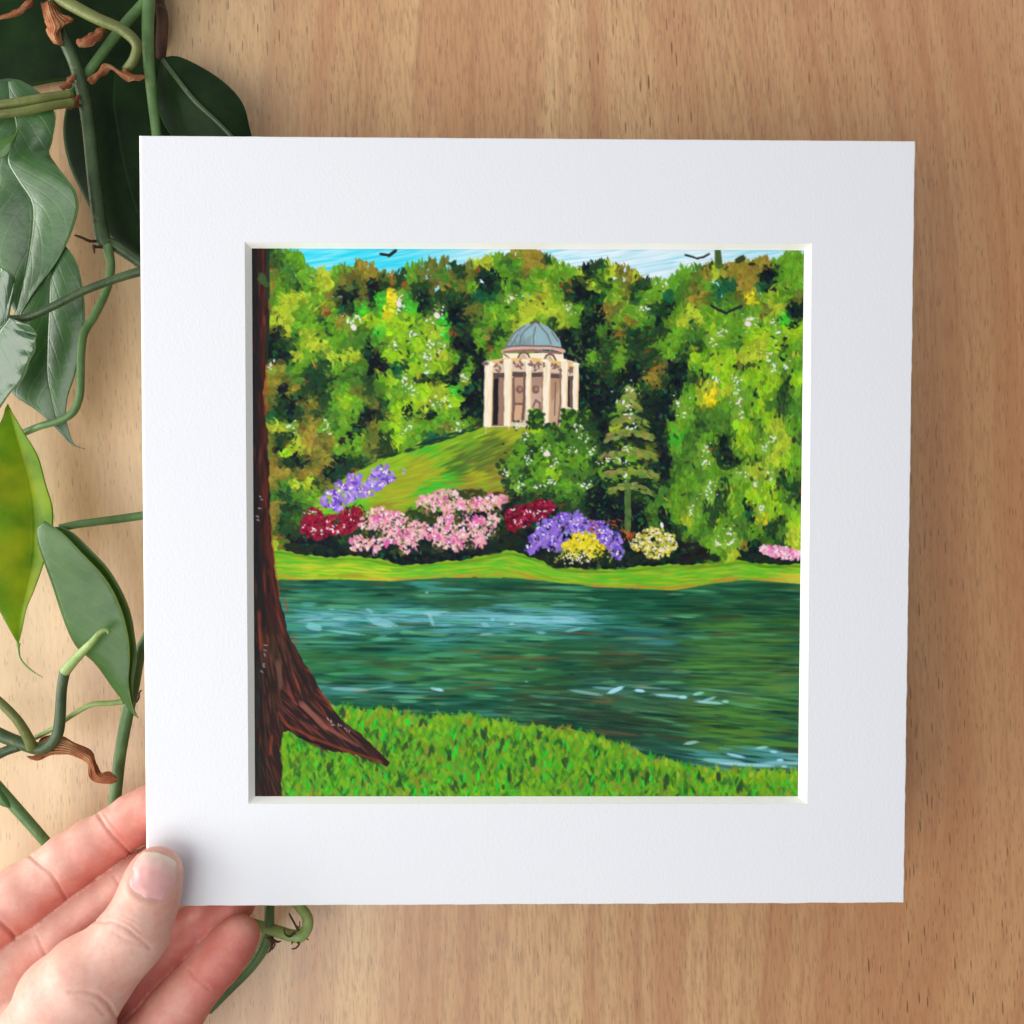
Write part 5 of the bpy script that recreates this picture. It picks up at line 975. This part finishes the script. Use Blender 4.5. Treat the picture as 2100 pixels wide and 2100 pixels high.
tube(T5, [(1640, -560, 424, 2.0), (1470, -180, 424, 2.0), (1385, 0, 424, 2.1), (1325, 330, 424, 2.1), (1262, 600, 424, 2.25), (1190, 1000, 424, 2.2), (1145, 1400, 424, 2.2), (1100, 1800, 424, 2.2)], ST_MID)
tube(T5, [(-400, 1000, 424, 2.2), (-220, 1120, 412, 2.2), (-60, 1290, 408, 2.2), (60, 1420, 408, 2.1), (230, 1610, 409, 2.0), (440, 1850, 411, 1.9), (560, 2000, 413, 1.8)], ST_MID)
leaf(T5, [[(-40, 1280, 405)]*3, [(-60, 1420, 404), (-10, 1380, 404), (35, 1400, 405)], [(-20, 1490, 404), (40, 1470, 404), (80, 1470, 405)], [(100, 1535, 405)]*3], G_LIGHT, seed=11, nv=16, nu=5)
NN = lambda x, y: (x, y)
tube(NN, [(-40, -300, 428, 2.6), (-75, 0, 426, 2.6), (-92, 300, 425, 2.6), (-80, 700, 424, 2.6), (-95, 1100, 424, 2.5), (-84, 1500, 424, 2.5), (-92, 1680, 424, 2.3), (-60, 1760, 425, 1.6)], ST_DARK)
# below the mount
tube(T6, [(1530, 500, 430, 1.9), (1527, 660, 428, 1.85), (1525, 740, 427, 1.8), (1524, 830, 426, 1.9)], ST_MID)
tube(T6, [(1400, 810, 428, 2.2), (1480, 830, 427, 2.1), (1580, 858, 425, 2.1), (1650, 880, 424, 2.2), (1700, 880, 424, 2.4), (1738, 835, 425, 2.1), (1738, 775, 426, 2.0), (1700, 720, 428, 1.9), (1630, 650, 430, 1.8)], ST_PALE)
tube(T6, [(1525, 860, 427, 2.2), (1500, 930, 428, 2.1), (1455, 1010, 428, 1.95), (1390, 1090, 429, 1.85), (1300, 1180, 430, 1.8), (1180, 1300, 431, 1.8)], ST_MID)
# --- aerial roots, dried husks
for T, pts in ((T2, [(1110, 85, 424, .6), (1040, 80, 421, .55), (950, 40, 418, .5), (870, 12, 416, .35)]), (T2, [(1190, 150, 424, .6), (1120, 150, 421, .6), (1085, 130, 419, .5)]), (T2, [(1090, 140, 420, .5), (1095, 180, 419, .45), (1100, 225, 419, .3)]),
               (T6, [(1690, 850, 422, .5), (1672, 820, 421, .4), (1650, 780, 420, .35), (1635, 752, 420, .2)]), (T6, [(1670, 860, 421, .5), (1640, 885, 420, .4), (1612, 868, 419, .35), (1608, 840, 419, .2)]), (T6, [(1672, 825, 421, .35), (1694, 832, 420, .3), (1696, 800, 420, .2)]),
               (T6, [(1680, 905, 422, .5), (1692, 930, 421, .4), (1672, 952, 421, .3), (1650, 955, 420, .2)]), (T6, [(1660, 905, 422, .4), (1650, 930, 421, .25)]), (T6, [(1735, 895, 423, .35), (1745, 905, 423, .2)]),
               (T6, [(1520, 890, 425, .6), (1548, 905, 424, .5), (1570, 915, 423, .4), (1592, 910, 423, .2)]), (T6, [(1535, 895, 425, .6), (1540, 930, 424, .5), (1528, 965, 423, .35), (1512, 978, 423, .2)]), (T6, [(1545, 905, 424, .4), (1556, 930, 424, .35), (1540, 960, 423, .2)]), (T6, [(1500, 880, 426, .8), (1525, 890, 425, .9), (1545, 900, 425, .7)]),
               (T5, [(1350, 480, 421, .5), (1375, 440, 420, .4), (1378, 400, 420, .35), (1395, 370, 419, .3), (1405, 372, 419, .2)])):
    tube(T, pts, ROOT, 'aerial_root', 7, 4, lump=.3)
leaf(T1, [[(300, 20, 422), (350, 10, 419), (395, 20, 422)], [(318, 120, 421), (380, 120, 417), (470, 110, 421)], [(335, 180, 420), (410, 200, 416), (548, 145, 421)], [(350, 250, 421), (400, 260, 417), (450, 200, 420)], [(395, 310, 422), (425, 320, 419), (455, 300, 421)], [(450, 335, 421)]*3], DRY, 'dried_husk', nv=30, nu=8, wave=.003, seed=12)
leaf(T1, [[(-60, 130, 418), (-60, 140, 418), (-60, 150, 418)], [(60, 90, 418), (70, 120, 416), (80, 135, 418)], [(150, 50, 418), (165, 70, 416), (185, 90, 418)], [(230, -20, 420), (240, 10, 418), (255, 20, 420)]], DRY, 'dried_husk', nv=24, nu=5, wave=.001, seed=13)
leaf(T1, [[(550, 300, 420), (570, 330, 419), (590, 358, 420)], [(640, 265, 420), (650, 295, 417), (690, 328, 420)], [(715, 215, 420), (730, 245, 418), (755, 260, 420)], [(760, 185, 421), (765, 200, 420), (775, 215, 421)]], DRY, 'dried_husk', nv=24, nu=5, wave=.002, seed=14)
leaf(T1, [[(650, 600, 420), (660, 612, 419), (680, 625, 420)], [(715, 520, 420), (725, 545, 418), (740, 560, 420)], [(790, 470, 420), (800, 490, 418), (815, 510, 420)], [(880, 510, 420), (890, 540, 417), (900, 575, 420)], [(970, 540, 420), (975, 570, 418), (985, 600, 420)], [(1060, 555, 421), (1065, 568, 420), (1072, 580, 421)]], DRY, 'dried_husk', nv=40, nu=5, wave=.003, seed=15)
leaf(T1, [[(440, 640, 418), (450, 655, 417), (470, 665, 418)], [(490, 580, 419), (505, 605, 417), (530, 620, 419)], [(530, 540, 421), (545, 555, 420), (560, 575, 421)]], DRY, 'dried_husk', nv=16, nu=5, wave=.002, seed=16)
leaf(T1, [[(480, 690, 416), (500, 740, 414), (490, 800, 416)], [(540, 700, 418), (550, 745, 416), (545, 800, 418)], [(590, 690, 421), (580, 740, 420), (585, 770, 421)]], DRY, 'dried_husk', nv=16, nu=5, wave=.003, seed=17)
leaf(T5, [[(275, 1018, 413), (280, 1030, 413), (300, 1048, 413)], [(360, 1000, 413), (370, 1020, 412), (380, 1058, 413)], [(400, 840, 416), (480, 910, 414), (500, 1010, 413)], [(600, 815, 416), (610, 900, 413), (620, 1000, 412)], [(760, 895, 415), (740, 950, 412), (720, 1010, 411)], [(915, 975, 414), (880, 1020, 411), (845, 1085, 411)],
          [(955, 1080, 413), (925, 1110, 410), (885, 1160, 411)], [(975, 1165, 412), (950, 1190, 409), (900, 1235, 411)], [(1020, 1180, 411), (1000, 1230, 409), (950, 1282, 411)], [(1090, 1168, 411), (1080, 1230, 409), (1080, 1290, 411)], [(1150, 1215, 411), (1155, 1240, 410), (1150, 1270, 411)]], DRY, 'dried_husk', nv=60, nu=8, wave=.003, seed=18, bulge=.1)
